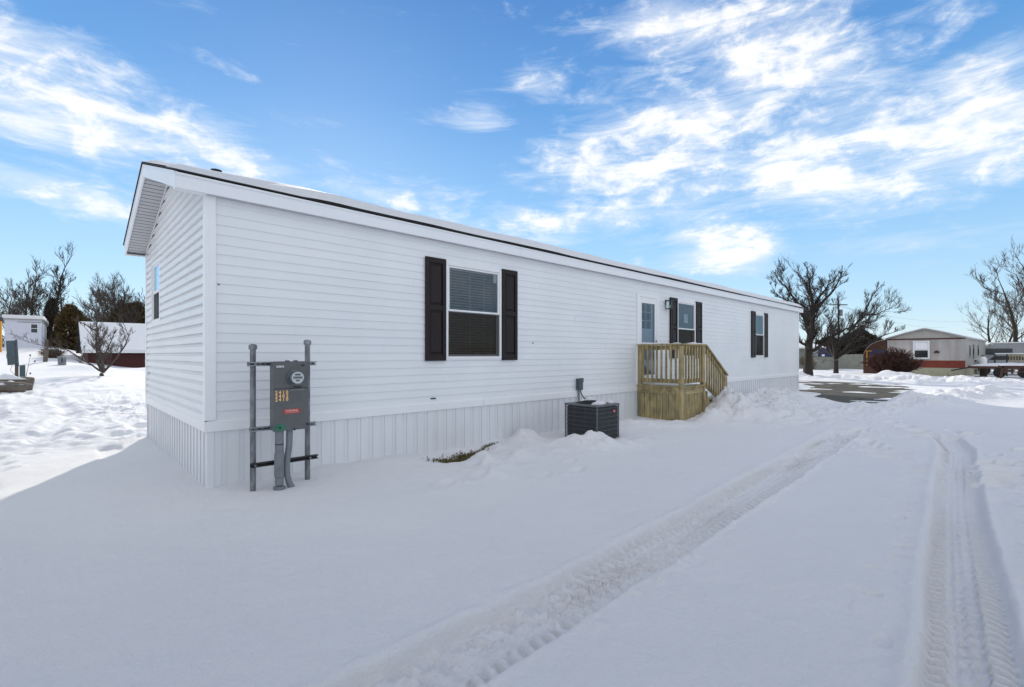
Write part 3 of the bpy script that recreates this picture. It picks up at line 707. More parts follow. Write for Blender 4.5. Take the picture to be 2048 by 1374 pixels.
def window(x0, x1, z0, z1, plane, blind=True, name='window', lift=0, paper=False):
    """double-hung window; plane 'front' looks to -Y, 'end' looks to -X"""
    def T(v):
        a, d, z = v      # along, out, z
        return (a, -d, z) if plane == 'front' else (-d, a, z)
    class WB(MB):
        def B(s, a0, a1, d0, d1, q0, q1, c=.003):
            p = T((a0, d0, q0)); q = T((a1, d1, q1))
            return s.cbox(*sorted((p[0], q[0])), *sorted((p[1], q[1])), *sorted((p[2], q[2])), c)
    f = .045; zm = (z0 + z1) / 2 + .01; b = WB()
    b.B(x0 - .012, x0 + f * .6, -.06, .030, z0 - .012, z1 + .012); b.B(x1 - f * .6, x1 + .012, -.06, .030, z0 - .012, z1 + .012)
    b.B(x0 + f * .6 + .0005, x1 - f * .6 - .0005, -.06, .0295, z1 - f * .6, z1 + .012); b.B(x0 + f * .6 + .0005, x1 - f * .6 - .0005, -.06, .0295, z0 - .012, z0 + f * .6)
    wd = b.build(name, M['wframe'], house)
    # sashes
    for (a, c, dd) in ((zm - .012, z1 - f * .6 - .001, .010), (z0 + f * .6 + .001, zm + .012, -.016)):
        b = WB(); s = .028; xa = x0 + f * .6 + .001; xb = x1 - f * .6 - .001
        b.B(xa, xa + s, dd - .02, dd + .008, a, c); b.B(xb - s, xb, dd - .02, dd + .008, a, c)
        b.B(xa + s + .0005, xb - s - .0005, dd - .02, dd + .0075, c - s, c); b.B(xa + s + .0005, xb - s - .0005, dd - .02, dd + .0075, a, a + s)
        b.build('sash', M['wframe'], wd)
        g = MB(); g.quad(T((xa + s, dd - .008, a + s)), T((xb - s, dd - .008, a + s)), T((xb - s, dd - .008, c - s)), T((xa + s, dd - .008, c - s))); g.build('glass', M['glass'], wd)
    xa = x0 + f * .6 + .002; xb = x1 - f * .6 - .002
    b = WB(); a, c = z0 + f * .6 + .002, zm - .014
    b.B(xa, xa + .014, .0, .018, a, c); b.B(xb - .014, xb, .0, .018, a, c); b.B(xa + .015, xb - .015, .0, .018, a, a + .014); b.B(xa + .015, xb - .015, .0, .018, c - .014, c)
    b.build('screen_frame', M['wframe'] if plane == 'end' else M['acline'], wd)
    g = MB(); g.quad(T((xa + .012, .008, a + .01)), T((xb - .012, .008, a + .01)), T((xb - .012, .008, c - .01)), T((xa + .012, .008, c - .01))); g.build('insect_screen', M['screen'], wd)
    if blind:
        b = MB(); zb = z1 - .06
        b.box(*sorted((T((xa + .02, -.10, 0))[0], T((xb - .02, -.135, 0))[0])), *sorted((T((xa + .02, -.10, 0))[1], T((xb - .02, -.135, 0))[1])), zb, zb + .035)
        k = zb - .03
        while k > z0 + .05 + lift:
            h = .014; dn = .013
            p = [T((xa + .02, -.105, k - h * .5)), T((xb - .02, -.105, k - h * .5)), T((xb - .02, -.105 - dn * 2, k + h * .5)), T((xa + .02, -.105 - dn * 2, k + h * .5))]
            b.quad(*p); k -= .0415
        for fx in (.12, .5, .78): 
            q = xa + (xb - xa) * fx; p = T((q, -.100, 0)); b.box(p[0] - .002, p[0] + .002, p[1] - .002, p[1] + .002, k + .04, zb)
        b.build('blind', M['blind'], wd)
    if paper:
        g = MB(); q = xa + (xb - xa) * paper[0]; g.quad(T((q, -.012, paper[1])), T((q + paper[2], -.012, paper[1])), T((q + paper[2], -.012, paper[1] + paper[3])), T((q, -.012, paper[1] + paper[3])))
        g.build('window_sticker', M['white'], wd)
    # J-channel outside
    b = WB(); 
    b.B(x0 - .030, x0 - .0125, .0, .022, z0 - .03, z1 + .03, .002); b.B(x1 + .0125, x1 + .030, .0, .022, z0 - .03, z1 + .03, .002)
    b.B(x0 - .012, x1 + .012, .0, .0215, z1 + .0125, z1 + .03, .002); b.B(x0 - .012, x1 + .012, .0, .0215, z0 - .03, z0 - .0125, .002)
    b.build('window_trim', M['trim'], wd)
    return wd
window(*W1[:2], *W1[2:], 'front', paper=(.90, 2.50, .07, .14))
window(*W2[:2], *W2[2:], 'front', blind=False, paper=(.42, 2.16, .20, .22))
window(*W3[:2], *W3[2:], 'front', blind=True, lift=.5)
window(*WE[:2], *WE[2:], 'end', blind=True)
def shutter(x0, x1, z0=1.275, z1=2.735):
    b = MB(); y0, y1 = -.046, -.012; s = (x1 - x0) * .17; zm = (z0 + z1) / 2 + .02
    b.cbox(x0, x0 + s, y0, y1, z0, z1, .004); b.cbox(x1 - s, x1, y0, y1, z0, z1, .004)
    for a, c in ((z0, z0 + .085), (zm - .035, zm + .035), (z1 - .075, z1)): b.cbox(x0 + s + .0005, x1 - s - .0005, y0 + .001, y1, a, c, .004)
    o = b.build('shutter', M['shutter'], house)
    b = MB()
    for a, c in ((z0 + .085, zm - .035), (zm + .035, z1 - .075)):
        b.box(x0 + s, x1 - s, -.026, y1, a, c)
        m = .022; xa, xb, za, zb = x0 + s + .012, x1 - s - .012, a + .02, c - .02
        v = [(xa, -.0262, za), (xb, -.0262, za), (xb, -.0262, zb), (xa, -.0262, zb), (xa + m, -.041, za + m), (xb - m, -.041, za + m), (xb - m, -.041, zb - m), (xa + m, -.041, zb - m)]
        b.add(v, [(4, 5, 6, 7), (0, 1, 5, 4), (1, 2, 6, 5), (2, 3, 7, 6), (3, 0, 4, 7)])
    fixn(b.build('panel', M['shutter'], o))
for a, c in ((2.600, 2.945), (4.045, 4.385), (9.50, 9.845), (10.845, 11.175), (14.655, 14.975), (15.775, 16.075)): shutter(a, c)
# door: storm door over a steel door
d0, d1, dz0, dz1 = DO
b = MB(); y0 = -.035
b.cbox(d0 - .05, d0 + .035, y0, .06, dz0 - .03, dz1 + .05, .003); b.cbox(d1 - .035, d1 + .05, y0, .06, dz0 - .03, dz1 + .05, .003); b.cbox(d0 + .0355, d1 - .0355, y0 + .001, .06, dz1 - .02, dz1 + .05, .003)
door = b.build('door', M['trim'], house)
b = MB(); a, c = d0 + .037, d1 - .037; s = .095
b.cbox(a, a + s, -.028, -.002, dz0, dz1 - .022, .003); b.cbox(c - s, c, -.028, -.002, dz0, dz1 - .022, .003)
for q, r in ((dz0, dz0 + .17), (1.585, 1.635), (dz1 - .15, dz1 - .022)): b.cbox(a + s + .0005, c - s - .0005, -.027, -.002, q, r, .003)
b.build('storm_frame', M['wframe'], door)
g = MB(); g.quad((a + s, -.015, dz0 + .17), (c - s, -.015, dz0 + .17), (c - s, -.015, dz1 - .15), (a + s, -.015, dz1 - .15)); g.build('glass', M['glass'], door)
b = MB(); ga, gc = d0 + .2, d1 - .2
b.box(a, ga, .03, .07, dz0, dz1 - .02); b.box(gc, c, .03, .07, dz0, dz1 - .02); b.box(ga, gc, .03, .07, dz0, 1.95); b.box(ga, gc, .03, .07, 2.5, dz1 - .02)
b.box((ga + gc) / 2 - .012, (ga + gc) / 2 + .012, .035, .06, 1.95, 2.5)
for q in (2.13, 2.32): b.box(ga, gc, .036, .059, q - .01, q + .01)
b.build('inner_door', M['farwall'], door)
b = MB(); b.tube([(c - .045, -.028, 1.66), (c - .045, -.06, 1.66), (c - .045, -.062, 1.58)], .009, 8); b.cbox(c - .062, c - .028, -.034, -.0285, 1.55, 1.70, .002); b.build('handle', M['dark'], door)
# wall lamp
b = MB(); lx, lz = 9.33, 2.60
b.cbox(lx - .035, lx + .035, -.028, -.009, lz - .06, lz + .06, .003); b.tube([(lx, -.028, lz + .02), (lx, -.06, lz + .045), (lx, -.10, lz + .035)], .008, 8)
b.cbox(lx - .075, lx + .075, -.175, -.035, lz + .015, lz + .035, .003); b.cbox(lx - .075, lx + .075, -.175, -.035, lz - .165, lz - .15, .003)
for sx in (-.07, .062):
    for yy in (-.17, -.048): b.box(lx + sx, lx + sx + .008, yy, yy + .008, lz - .15, lz + .015)
lamp = b.build('wall_lamp', M['dark'], house)
b = MB(); b.box(lx - .058, lx + .058, -.158, -.052, lz - .149, lz + .014); b.build('lantern_glass', M['lampglass'], lamp)
b = MB(); b.tube([(lx, -.105, lz - .15), (lx, -.105, lz - .07)], .016, 10); b.build('candle_tube', M['white'], lamp)
# disconnect box and conduits on the siding
cx_ = 6.0
b = MB(); b.cbox(cx_ - .05, cx_ + .06, -.095, -.012, .70, .915, .006); b.cbox(cx_ - .056, cx_ + .066, -.103, -.090, .84, .925, .004)
dbx = b.build('disconnect_box', M['bluegrey'], house)
b = MB(); b.tube([(cx_ - .02, -.055, .70), (cx_ - .02, -.055, .25)], .016, 10); autosmooth(b.build('conduit', M['pvc'], dbx))
b = MB(); b.tube([(cx_ + .03, -.055, .70), (cx_ + .035, -.07, .62), (cx_ + .04, -.13, .55), (cx_ + .02, -.25, .52), (cx_ - .1, -.45, .50)], .011, 10); autosmooth(b.build('flexible_conduit', M['dark'], dbx))
# small fittings on walls
for (a, z, s) in ((.044 + .045, 2.088, .007), (4.78, 1.562, .009)):
    b = MB(); b.tube([(a, -.008, z), (a, -.018, z)], s, 10); b.build('screw_cap', M['dark'], house)
b = MB(); b.cbox(2.70, 2.78, -.02, -.006, .735, .752, .002); b.build('drain_slot', M['dark'], house)
b = MB(); b.cbox(-.05, -.02, HW - .22, HW - .12, 1.02, 1.13, .004); b.build('hose_bib_plate', M['trim'], house)

# ================================================================== electric service stand
PY_ = -.42
st = empty('electric_meter_stand', (.57, PY_, 0), 'grey electric meter box on two galvanised poles beside the home corner', 'electric meter')
def put(b, name, mat, parent, sm=False):
    o = b.build(name, mat); 
    if sm: autosmooth(o)
    root = parent
    while root.parent: root = root.parent
    o.parent = parent
    if parent == root: o.matrix_parent_inverse = Matrix.LocRotScale(root.location, root.rotation_euler, None).inverted()
    return o
for px_, zt in ((.298, 1.445), (.835, 1.50)):
    b = MB(); b.tube([(px_, PY_, -.3), (px_, PY_, zt)], .027, 20); p = put(b, 'pole', M['galv'], st, True)
    b = MB(); b.tube([(px_, PY_, zt - .03), (px_, PY_, zt + .004), (px_, PY_, zt + .018), (px_, PY_, zt + .024)], [.038, .039, .032, .012], 20); put(b, 'pole_cap', M['galv'], p, True)
for (xa, xb, z, mt) in ((.235, .905, 1.268, 'rail'), (.255, .905, .62, 'rail'), (.262, .925, .262, 'dark')):
    b = MB(); y0, y1 = PY_ - .072, PY_ - .031; h = .021
    b.box(xa, xb, y0, y0 + .004, z + h - .011, z + h); b.box(xa, xb, y0, y0 + .004, z - h, z - h + .011); b.box(xa, xb, y0 + .0042, y1, z + h - .003, z + h); b.box(xa, xb, y0 + .0042, y1, z - h, z - h + .003); b.box(xa, xb, y1 - .004, y1 - .0005, z - h + .0035, z + h - .0035)
    rail = put(b, 'strut_rail', M[mt], st)
    b = MB(); q = xa + .03
    while q < xb - .03: b.box(q, q + .028, y1 - .0065, y1 - .0042, z - .006, z + .006); q += .05
    put(b, 'slot_row', M['dark'], rail)
    for px_ in (.298, .835):
        put(MB().tube([(px_ - .0, y0 - .004, z), (px_, y0 - .018, z)], .011, 6), 'bolt', M['galv'], rail)
bx0, bx1 = on_y(547, 800, PY_ - .19)[0], on_y(617, 800, PY_ - .19)[0]
bz0, bz1 = .60, 1.292; by0, by1 = PY_ - .19, PY_ - .074; bzs = 1.02
b = MB(); b.cbox(bx0, bx1, by0 + .012, by1, bz0, bz1, .006); b.cbox(bx0 - .002, bx1 + .002, by0, by0 + .0115, bzs + .0025, bz1 + .003, .003); b.cbox(bx0 - .002, bx1 + .002, by0, by0 + .0115, bz0 - .006, bzs - .0025, .003)
mbx = put(b, 'meter_box', M['metergrey'], st)
for q in (.38, .62): put(MB().cbox(bx0 + (bx1 - bx0) * q, bx0 + (bx1 - bx0) * q + .035, by0 + .03, by0 + .07, bz1 + .0005, bz1 + .012, .003), 'hinge', M['dark'], mbx)
b = MB(); b.cbox(bx0 + .19, bx0 + .27, by0 - .010, by0 - .0003, bzs + .008, bzs + .016, .002); put(b, 'latch', M['dark'], mbx); put(MB().cbox(bx0 + .27, bx0 + .30, by0 - .012, by0 - .0003, bz1 - .045, bz1 - .030, .002), 'latch', M['dark'], mbx)
mcx, mcz = bx0 + .205, on_y(584, 755, by0)[1]
def ring(cx, cz, y0, r, n=36, depth=.02, inner=0):
    bb = MB()
    if not inner:
        bb.tube([(cx, y0, cz), (cx, y0 - depth, cz)], r, n)
    else:
        pts = []
        for k in range(n + 1): pts.append((cx + math.cos(2 * PI * k / n) * r, y0, cz + math.sin(2 * PI * k / n) * r))
        bb.tube(pts, inner, 8, cap=False)
    return bb
b = ring(mcx, mcz, by0, .082, depth=.022); m1 = put(b, 'meter_collar', M['galv'], mbx, True)
b = ring(mcx, mcz, by0 - .0225, .070, depth=.055); put(b, 'meter_body', M['bluegrey'], m1 if False else mbx, True)
b = ring(mcx, mcz, by0 - .078, .060, depth=.004); dial = put(b, 'meter_dial', M['dial'], mbx, True)
b = MB(); yb_ = by0 - .084
b.box(mcx - .045, mcx + .045, yb_, yb_ + .0015, mcz - .004, mcz + .012); b.box(mcx - .028, mcx + .028, yb_, yb_ + .0015, mcz + .022, mcz + .040); b.box(mcx - .018, mcx + .018, yb_, yb_ + .0015, mcz - .036, mcz - .022); b.box(mcx - .05, mcx + .05, yb_, yb_ + .0015, mcz - .013, mcz - .009)
put(b, 'dial_window', M['metergrey'], mbx)
b = ring(mcx, mcz, by0 - .072, .066, inner=.006); put(b, 'cover_ring', M['galv'], mbx, True)
def lettering(txt, size, x, y, z, mat, parent, name='lettering', face='-y', sx=1.0):
    cu = bpy.data.curves.new(name, 'FONT'); cu.body = txt; cu.size = size; cu.extrude = .0006; cu.space_line = .78; cu.offset = .0012
    t = bpy.data.objects.new(name, cu); C.objects.link(t)
    dg = bpy.context.evaluated_depsgraph_get(); me = bpy.data.meshes.new_from_object(t.evaluated_get(dg)); bpy.data.objects.remove(t)
    T_ = Matrix.Translation((x, y, z)) @ Matrix.Rotation(R(90), 4, 'X') @ Matrix.Diagonal((sx, 1, 1, 1))
    me.transform(T_); me.materials.clear(); me.materials.append(mat)
    o = bpy.data.objects.new(name, me); C.objects.link(o); o.parent = parent; return o
yl = by0 - .0012
b = MB(); b.cbox(bx0 + .025, bx0 + .105, by0 - .0018, by0 - .0003, bz1 - .062, bz1 - .036, .0004); put(b, 'maker_plate', M['acline'], mbx)
lettering('I:OOO·S', .026, bx0 + .027, by0 - .0026, bz1 - .058, M['white'], mbx, sx=.75)
for q_, t_ in enumerate(('2 4 1 0', '2 4 0 2', '2 4 1 0')): lettering(t_, .046, bx0 + .016, yl, bzs - .052 - q_ * .036, M['orange'], mbx, sx=.95)
b = MB(); b.cbox(bx0 + .158, bx0 + .30, by0 - .004, by0 - .0003, bzs - .026, bzs - .010, .001); put(b, 'cover_label', M['pvc'], mbx)
def rrect(x0, x1, z0, z1, r, y0, y1):
    bb = MB(); pts = []
    for (cx, cz, a0) in ((x1 - r, z1 - r, 0), (x0 + r, z1 - r, 90), (x0 + r, z0 + r, 180), (x1 - r, z0 + r, 270)):
        for k in range(6): a = R(a0 + 18 * k); pts.append((cx + r * math.cos(a), cz + r * math.sin(a)))
    n = len(pts); bb.add([(p[0], y0, p[1]) for p in pts] + [(p[0], y1, p[1]) for p in pts], [tuple(range(n)), tuple(range(2 * n - 1, n - 1, -1))] + [(k, k + n, (k + 1) % n + n, (k + 1) % n) for k in range(n)])
    return bb
zr = .785
b = rrect(bx0 + .09, bx0 + .262, zr - .022, zr + .026, .018, by0 - .0025, by0 - .0003); put(b, 'warning_label', M['red'], mbx)
lettering('WARNING', .026, bx0 + .110, by0 - .0036, zr + .002, M['pink'], mbx, sx=1.0); 
b = MB()
for q in range(2): b.box(bx0 + .11, bx0 + .245, by0 - .0036, by0 - .0028, zr - .006 - q * .008, zr - .003 - q * .008)
put(b, 'label_lines', M['pink'], mbx)
b = rrect(bx0 + .006, bx0 + .112, bz0 - .002, bz0 + .066, .03, by0 - .0022, by0 - .0003); put(b, 'green_seal', M['green'], mbx)
for p_ in ([(bx0 + .062, by0 - .002, bz0 + .03), (bx0 + .062, by0 - .012, bz0 + .03)], [(bx1 - .02, by0, bz0 + .045), (bx1 + .0, by0 - .014, bz0 + .04)], [(bx0 + .20, by0 - .0, bz0 + .005), (bx0 + .20, by0 - .012, bz0 - .003)]): put(MB().tube(p_, .010, 10), 'lock_screw', M['dark'], mbx)
kx = bx0 + .072; ky = by0 + .055
b = MB(); b.tube([(kx, ky, bz0), (kx, ky, .42)], .041, 20); b.tube([(kx, ky, .42), (kx, ky, .30), (kx + .0, ky, .05)], [.041, .041, .041], 20)
b.tube([(kx, ky, .38), (kx, ky, .36), (kx, ky, .14), (kx, ky, .12)], [.041, .047, .047, .041], 20)
b.tube([(kx, ky, -.2), (kx, ky, .03), (kx, ky, .035)], [.058, .056, .043], 20); cd = put(b, 'conduit', M['pvc'], st, True)
for z in (.455, .125): put(MB().tube([(kx, ky, z), (kx, ky, z + .008)], .0435, 20), 'conduit_joint', M['dark'], cd, True)
b = MB(); q = bx0 + .172
b.tube([(q, ky, bz0), (q - .004, ky, .45), (q - .018, ky, .33), (q - .026, ky, .25), (q - .022, ky, .12), (q - .004, ky, .05), (q + .02, ky, .0), (q + .03, ky, -.08)], [.032, .031, .030, .029, .030, .031, .033, .034], 16); put(b, 'flexible_conduit', M['pvc'], st, True)

# ================================================================== air conditioner
AX0, AX1, AY0, AY1, AZ0, AZ1 = 4.98, 5.58, -1.20, -.56, -.04, .555
ac = empty('air_conditioner', ((AX0 + AX1) / 2, (AY0 + AY1) / 2, 0), 'square dark grey condenser unit with wire guards standing in snow by skirting', 'air conditioner')
b = MB(); b.cbox(AX0 + .012, AX1 - .012, AY0 + .012, AY1 - .012, AZ0 + .03, AZ1 - .02, .03); put(b, 'coil_body', M['acgrey'], ac)
b = MB()
for k in range(1, 60):
    x = AX0 + .02 + (AX1 - AX0 - .04) * k / 60; y = AY0 + .02 + (AY1 - AY0 - .04) * k / 60
    b.box(x, x + .002, AY0 + .006, AY0 + .0118, AZ0 + .03, AZ1 - .03); b.box(AX0 + .006, AX0 + .0118, y, y + .002, AZ0 + .03, AZ1 - .03)
put(b, 'louvre_fins', M['acframe'], ac)
b = MB()
for k in range(8):
    z = AZ0 + .06 + (AZ1 - AZ0 - .09) * k / 7.3
    b.tube([(AX0 - .004, AY1, z), (AX0 - .004, AY0 - .004, z), (AX1, AY0 - .004, z)], .0032, 6)
for fr in (.35, .7): b.tube([(AX0 - .006, AY0 + (AY1 - AY0) * fr, AZ0), (AX0 - .006, AY0 + (AY1 - AY0) * fr, AZ1)], .0032, 6)
for fr in (.5,): b.tube([(AX0 + (AX1 - AX0) * fr, AY0 - .006, AZ0), (AX0 + (AX1 - AX0) * fr, AY0 - .006, AZ1)], .0032, 6)
put(b, 'wire_guard', M['acline'], ac)
for x in (AX0 - .006, AX1 - .016):
    for y in (AY0 - .006, AY1 - .016): put(MB().cbox(x, x + .022, y, y + .022, AZ0, AZ1 - .018, .006), 'corner_post', M['acframe'], ac)
b = MB(); b.cbox(AX0 - .012, AX1 + .012, AY0 - .012, AY1 + .012, AZ1 - .022, AZ1 + .012, .008); put(b, 'top_cover', M['acframe'], ac); put(MB().cbox(AX0 - .006, AX1 + .006, AY0 - .006, AY1 + .006, AZ0, AZ0 + .035, .005), 'base_tray', M['acframe'], ac)
b = MB(); mx_, my_ = (AX0 + AX1) / 2, (AY0 + AY1) / 2
for k in range(1, 9):
    r = .03 * k + .01; b.tube([(mx_ + math.cos(2 * PI * j / 28) * r, my_ + math.sin(2 * PI * j / 28) * r, AZ1 + .05 - .035 * (k / 8) ** 2) for j in range(29)], .0045, 5, cap=False)
for j in range(8): b.tube([(mx_, my_, AZ1 + .055), (mx_ + math.cos(PI * j / 4) * .26, my_ + math.sin(PI * j / 4) * .26, AZ1 + .015)], .005, 5)
b.tube([(mx_, my_, AZ1 + .012), (mx_, my_, AZ1 + .016)], .265, 28)
put(b, 'fan_grille', M['acgrey'], ac, True)
def blob(cx, cy, cz, rx, ry, rz, seed, n=14, m=9, lump=.35):
    bb = MB(); vs = []
    for j in range(m + 1):
        ph = (j / m) * PI / 2
        for i in range(n):
            th = 2 * PI * i / n; q = 1 + lump * float(vn(math.cos(th) * 2.1 + 5, math.sin(th) * 2.1 + j * .4, seed))
            vs.append((cx + rx * math.cos(th) * math.cos(ph) * q, cy + ry * math.sin(th) * math.cos(ph) * q, cz + rz * math.sin(ph) * (1 + .5 * float(vn(i * .7, j * .9, seed + 3)))))
    fs = [(j * n + i, j * n + (i + 1) % n, (j + 1) * n + (i + 1) % n, (j + 1) * n + i) for j in range(m) for i in range(n)]
    return bb.add(vs, fs)
for (x, y, rx, ry, rz, sdd) in ((AX0 + .24, AY0 + .13, .17, .09, .055, 4), (AX1 - .1, AY1 - .12, .09, .10, .07, 8), (AX1 - .06, AY0 + .15, .05, .08, .045, 11)):
    put(blob(x, y, AZ1 + .008, rx, ry, rz, sdd), 'snow_clump', M['snow'], ac, True)
b = MB(); ex, ez = AX1 - .15, AZ1 - .105
pts = [(ex + .036 * math.cos(a), ez + .026 * math.sin(a)) for a in [2 * PI * k / 24 for k in range(24)]]
b.add([(p[0], AY0 - .012, p[1]) for p in pts] + [(p[0], AY0 - .004, p[1]) for p in pts], [tuple(range(24))] + [(k, k + 24, (k + 1) % 24 + 24, (k + 1) % 24) for k in range(24)]); em = put(fixn(b.build('x', None)) and b, 'emblem', M['red'], ac)
for o in [o for o in bpy.data.objects if o.name == 'x']: bpy.data.objects.remove(o)
b = MB()
for q in (-.018, -.004, .010): b.box(ex + q, ex + q + .008, AY0 - .0135, AY0 - .0125, ez - .010, ez + .010)
b.box(ex - .024, ex + .024, AY0 - .0135, AY0 - .0125, ez - .016, ez - .0125); put(b, 'emblem_letters', M['pink'], ac)
b = MB(); b.cbox(AX0 - .1, AX1 + .22, AY0 - .10, AY1 + .1, -.12, -.045, .01)
tag(b.build('equipment_pad', M['concrete']), 'flat concrete pad half buried in snow beneath the condenser unit', 'concrete pad')

# ================================================================== porch
DX0, DX1, DX2, DY0, DZ = 8.05, on_y(1408, 690, -1.04)[0], on_y(1451, 760, -1.04)[0], -1.04, .715
RT = 1.555
po = empty('wooden_porch', ((DX0 + DX1) / 2, DY0 / 2, 0), 'new yellow-green treated pine porch with railing and steps at the white door', 'porch')
b = MB(); x = DX0 - .02
while x < DX1 + .02 - .01:
    b.cbox(x + .002, min(x + .138, DX1 + .02), DY0 - .03, -.035, DZ - .03, DZ, .004); x += .14
put(b, 'deck_boards', M['wood'], po)
b = MB(); b.cbox(DX0 - .005, DX0 + .03, DY0 + .045, -.04, DZ - .17, DZ - .031, .004); b.cbox(DX0 + .045, DX1 - .045, DY0 - .005, DY0 + .03, DZ - .17, DZ - .031, .004)
b.cbox(DX0 - .012, DX0 - .0055, DY0 + .045, -.04, DZ - .10, DZ - .036, .002)
put(b, 'rim_joist', M['woodx'], po)
b = MB(); y = -.05; k = 0
while y > DY0 + .05:
    wv = random.Random(k).uniform(.125, .16); b.cbox(DX0 + .004, DX0 + .022, max(y - wv + .008, DY0 + .046), y, -.25, DZ - .172 + .0, .003); y -= wv; k += 1
x = DX0 + .046
while x < DX1 + .5:
    wv = random.Random(k).uniform(.13, .16)
    xe = min(x + wv - .008, DX1 + .5)
    zt = DZ - .172 if x < DX1 - .03 else DZ - .172 - (x - DX1 + .03) * .75
    b.cbox(x, xe, DY0 + .004, DY0 + .022, -.25, zt, .003); x += wv; k += 1
put(b, 'skirt_boards', M['wood'], po)
def post(x, y, z0, z1): 
    bb = MB(); bb.cbox(x - .044, x + .044, y - .044, y + .044, z0, z1, .006); return put(bb, 'post', M['wood'], po)
post(DX0 + .044, DY0 + .02, -.3, RT - .001); post(DX0 + .044, -.075, DZ - .03, RT - .001); post(DX1 - .02, DY0 + .02, -.3, RT - .001); post(DX2, DY0 + .02, -.1, .86)
for (fx, fz) in [(DX0 + .07 + k * .145, z) for k in range(7) for z in (.50, .12)]:
    if fx < DX1 - .05: put(MB().tube([(fx, DY0 + .0045, fz), (fx, DY0 + .001, fz)], .006, 6), 'screw', M['dark'], po)
for (fy, fz) in [(-.12 - k * .145, z) for k in range(6) for z in (.50, .14)]: put(MB().tube([(DX0 + .0045, fy, fz), (DX0 + .001, fy, fz)], .006, 6), 'screw', M['dark'], po)
def rail_bar(a, c, w_, h_): 
    bb = MB(); bb.bar(a, c, w_, h_); return put(bb, 'rail', M['woodx'], po)
rail_bar((DX0 + .044, -.03, RT + .019), (DX0 + .044, DY0 - .05, RT + .019), .135, .036)
rail_bar((DX0 + .113, DY0 + .02, RT + .020), (DX1 + .05, DY0 + .02, RT + .020), .135, .036)
rail_bar((DX1 + .05, DY0 + .02, RT + .012), (DX2 + .05, DY0 + .02, .885), .135, .036)
rail_bar((DX0 + .035, -.12, RT - .05), (DX0 + .035, DY0 + .066, RT - .05), .036, .085)
rail_bar((DX0 + .035, -.12, DZ + .10), (DX0 + .035, DY0 + .066, DZ + .10), .036, .085)
rail_bar((DX0 + .09, DY0 + .012, RT - .05), (DX1 - .066, DY0 + .012, RT - .05), .036, .085)
rail_bar((DX0 + .09, DY0 + .012, DZ + .10), (DX1 - .066, DY0 + .012, DZ + .10), .036, .085)
rail_bar((DX1 + .026, DY0 + .012, RT - .06), (DX2 - .046, DY0 + .012, .86 - .02), .036, .085)
rail_bar((DX1 + .026, DY0 + .012, DZ + .02), (DX2 - .046, DY0 + .012, .22), .036, .085)
def baluster(x, y, z0, z1):
    bb = MB(); bb.cbox(x - .017, x + .017, y - .017, y + .017, z0, z1, .003); return put(bb, 'baluster', M['wood'], po)
n = 8
for k in range(n): baluster(DX0 - .001, -.12 + (DY0 + .066 + .12) * (k + .5) / n, DZ + .06, RT - .002)
n = 7
for k in range(n): baluster(DX0 + .09 + (DX1 - DX0 - .156) * (k + .5) / n, DY0 - .024, DZ + .06, RT - .002)
n = 9
for k in range(n):
    f = (k + .6) / n; x = DX1 + .026 + (DX2 - DX1 - .07) * f
    baluster(x, DY0 - .024, DZ - .02 + (.20 - DZ - .0) * f, RT - .03 + (.86 - RT) * f)
ns = 4
for k in range(ns):
    z = DZ - .165 * (k + 1); x = DX1 + .02 + .27 * k
    b = MB(); b.cbox(x, x + .29, DY0 + .06, -.05, z - .035, z, .004); b.cbox(x - .002, x + .018, DY0 + .06, -.05, z + .001, z + .13, .003); put(b, 'stair_tread', M['wood'], po)
    if k < 3: put(blob(x + .15, (DY0) / 2, z, .12, .46, .05, 30 + k, lump=.2), 'snow', M['snow'], po, True)
def snowstrip(a, c, w_, h_, seed, name='snow'):
    a = Vector(a); c = Vector(c); t = c - a; l = t.length; t.normalize(); s = Vector((-t.y, t.x, 0)).normalized(); n = int(l / .03) + 2; m = 8; vs = []
    for i in range(n + 1):
        q = a + t * (l * i / n); hh = h_ * max(.12, .8 + 1.6 * float(vn(i * .19, 1, seed))) * min(1, 4.0 * min(i, n - i) / n + .05)
        for j in range(m + 1):
            v = j / m * 2 - 1
            vs.append(q + s * (v * w_ / 2 * (1 + .25 * float(vn(i * .3, j * .1, seed + 2)))) + Vector((0, 0, hh * math.sqrt(max(0, 1 - v * v)))))
    return MB().add(vs, [(i * (m + 1) + j, (i + 1) * (m + 1) + j, (i + 1) * (m + 1) + j + 1, i * (m + 1) + j + 1) for i in range(n) for j in range(m)])
put(snowstrip((DX0 + .044, -.03, RT + .037), (DX0 + .044, DY0 - .04, RT + .037), .11, .030, 3), 'snow', M['snow'], po, True)
put(snowstrip((DX0 + .1, DY0 + .02, RT + .038), (DX1 + .02, DY0 + .02, RT + .038), .11, .028, 6), 'snow', M['snow'], po, True)
put(snowstrip((DX0 + .2, DY0 / 2, DZ), (DX1 - .08, DY0 / 2, DZ), .8, .055, 9), 'snow', M['snow'], po, True)

# crumbs of soil and leaf thrown up with the ploughed snow
rg = random.Random(19); b = MB()
for i in range(70):
    x = rg.uniform(9.2, 15); y = rg.gauss(-1.5, .55); z = h1(x, y); r = rg.uniform(.008, .026)
    if y > -.3: continue
    p = Vector((x, y, z + r * .2)); q = [p + Vector((rg.gauss(0, r), rg.gauss(0, r), rg.uniform(0, r))) for _ in range(4)]
    b.add(q, [(0, 1, 2), (0, 2, 3), (0, 3, 1), (1, 3, 2)])
tag(b.build('soil_crumbs', M['woodgap']), 'dark soil crumbs scattered over the ploughed snow bank right of the porch', 'soil', kind='stuff')
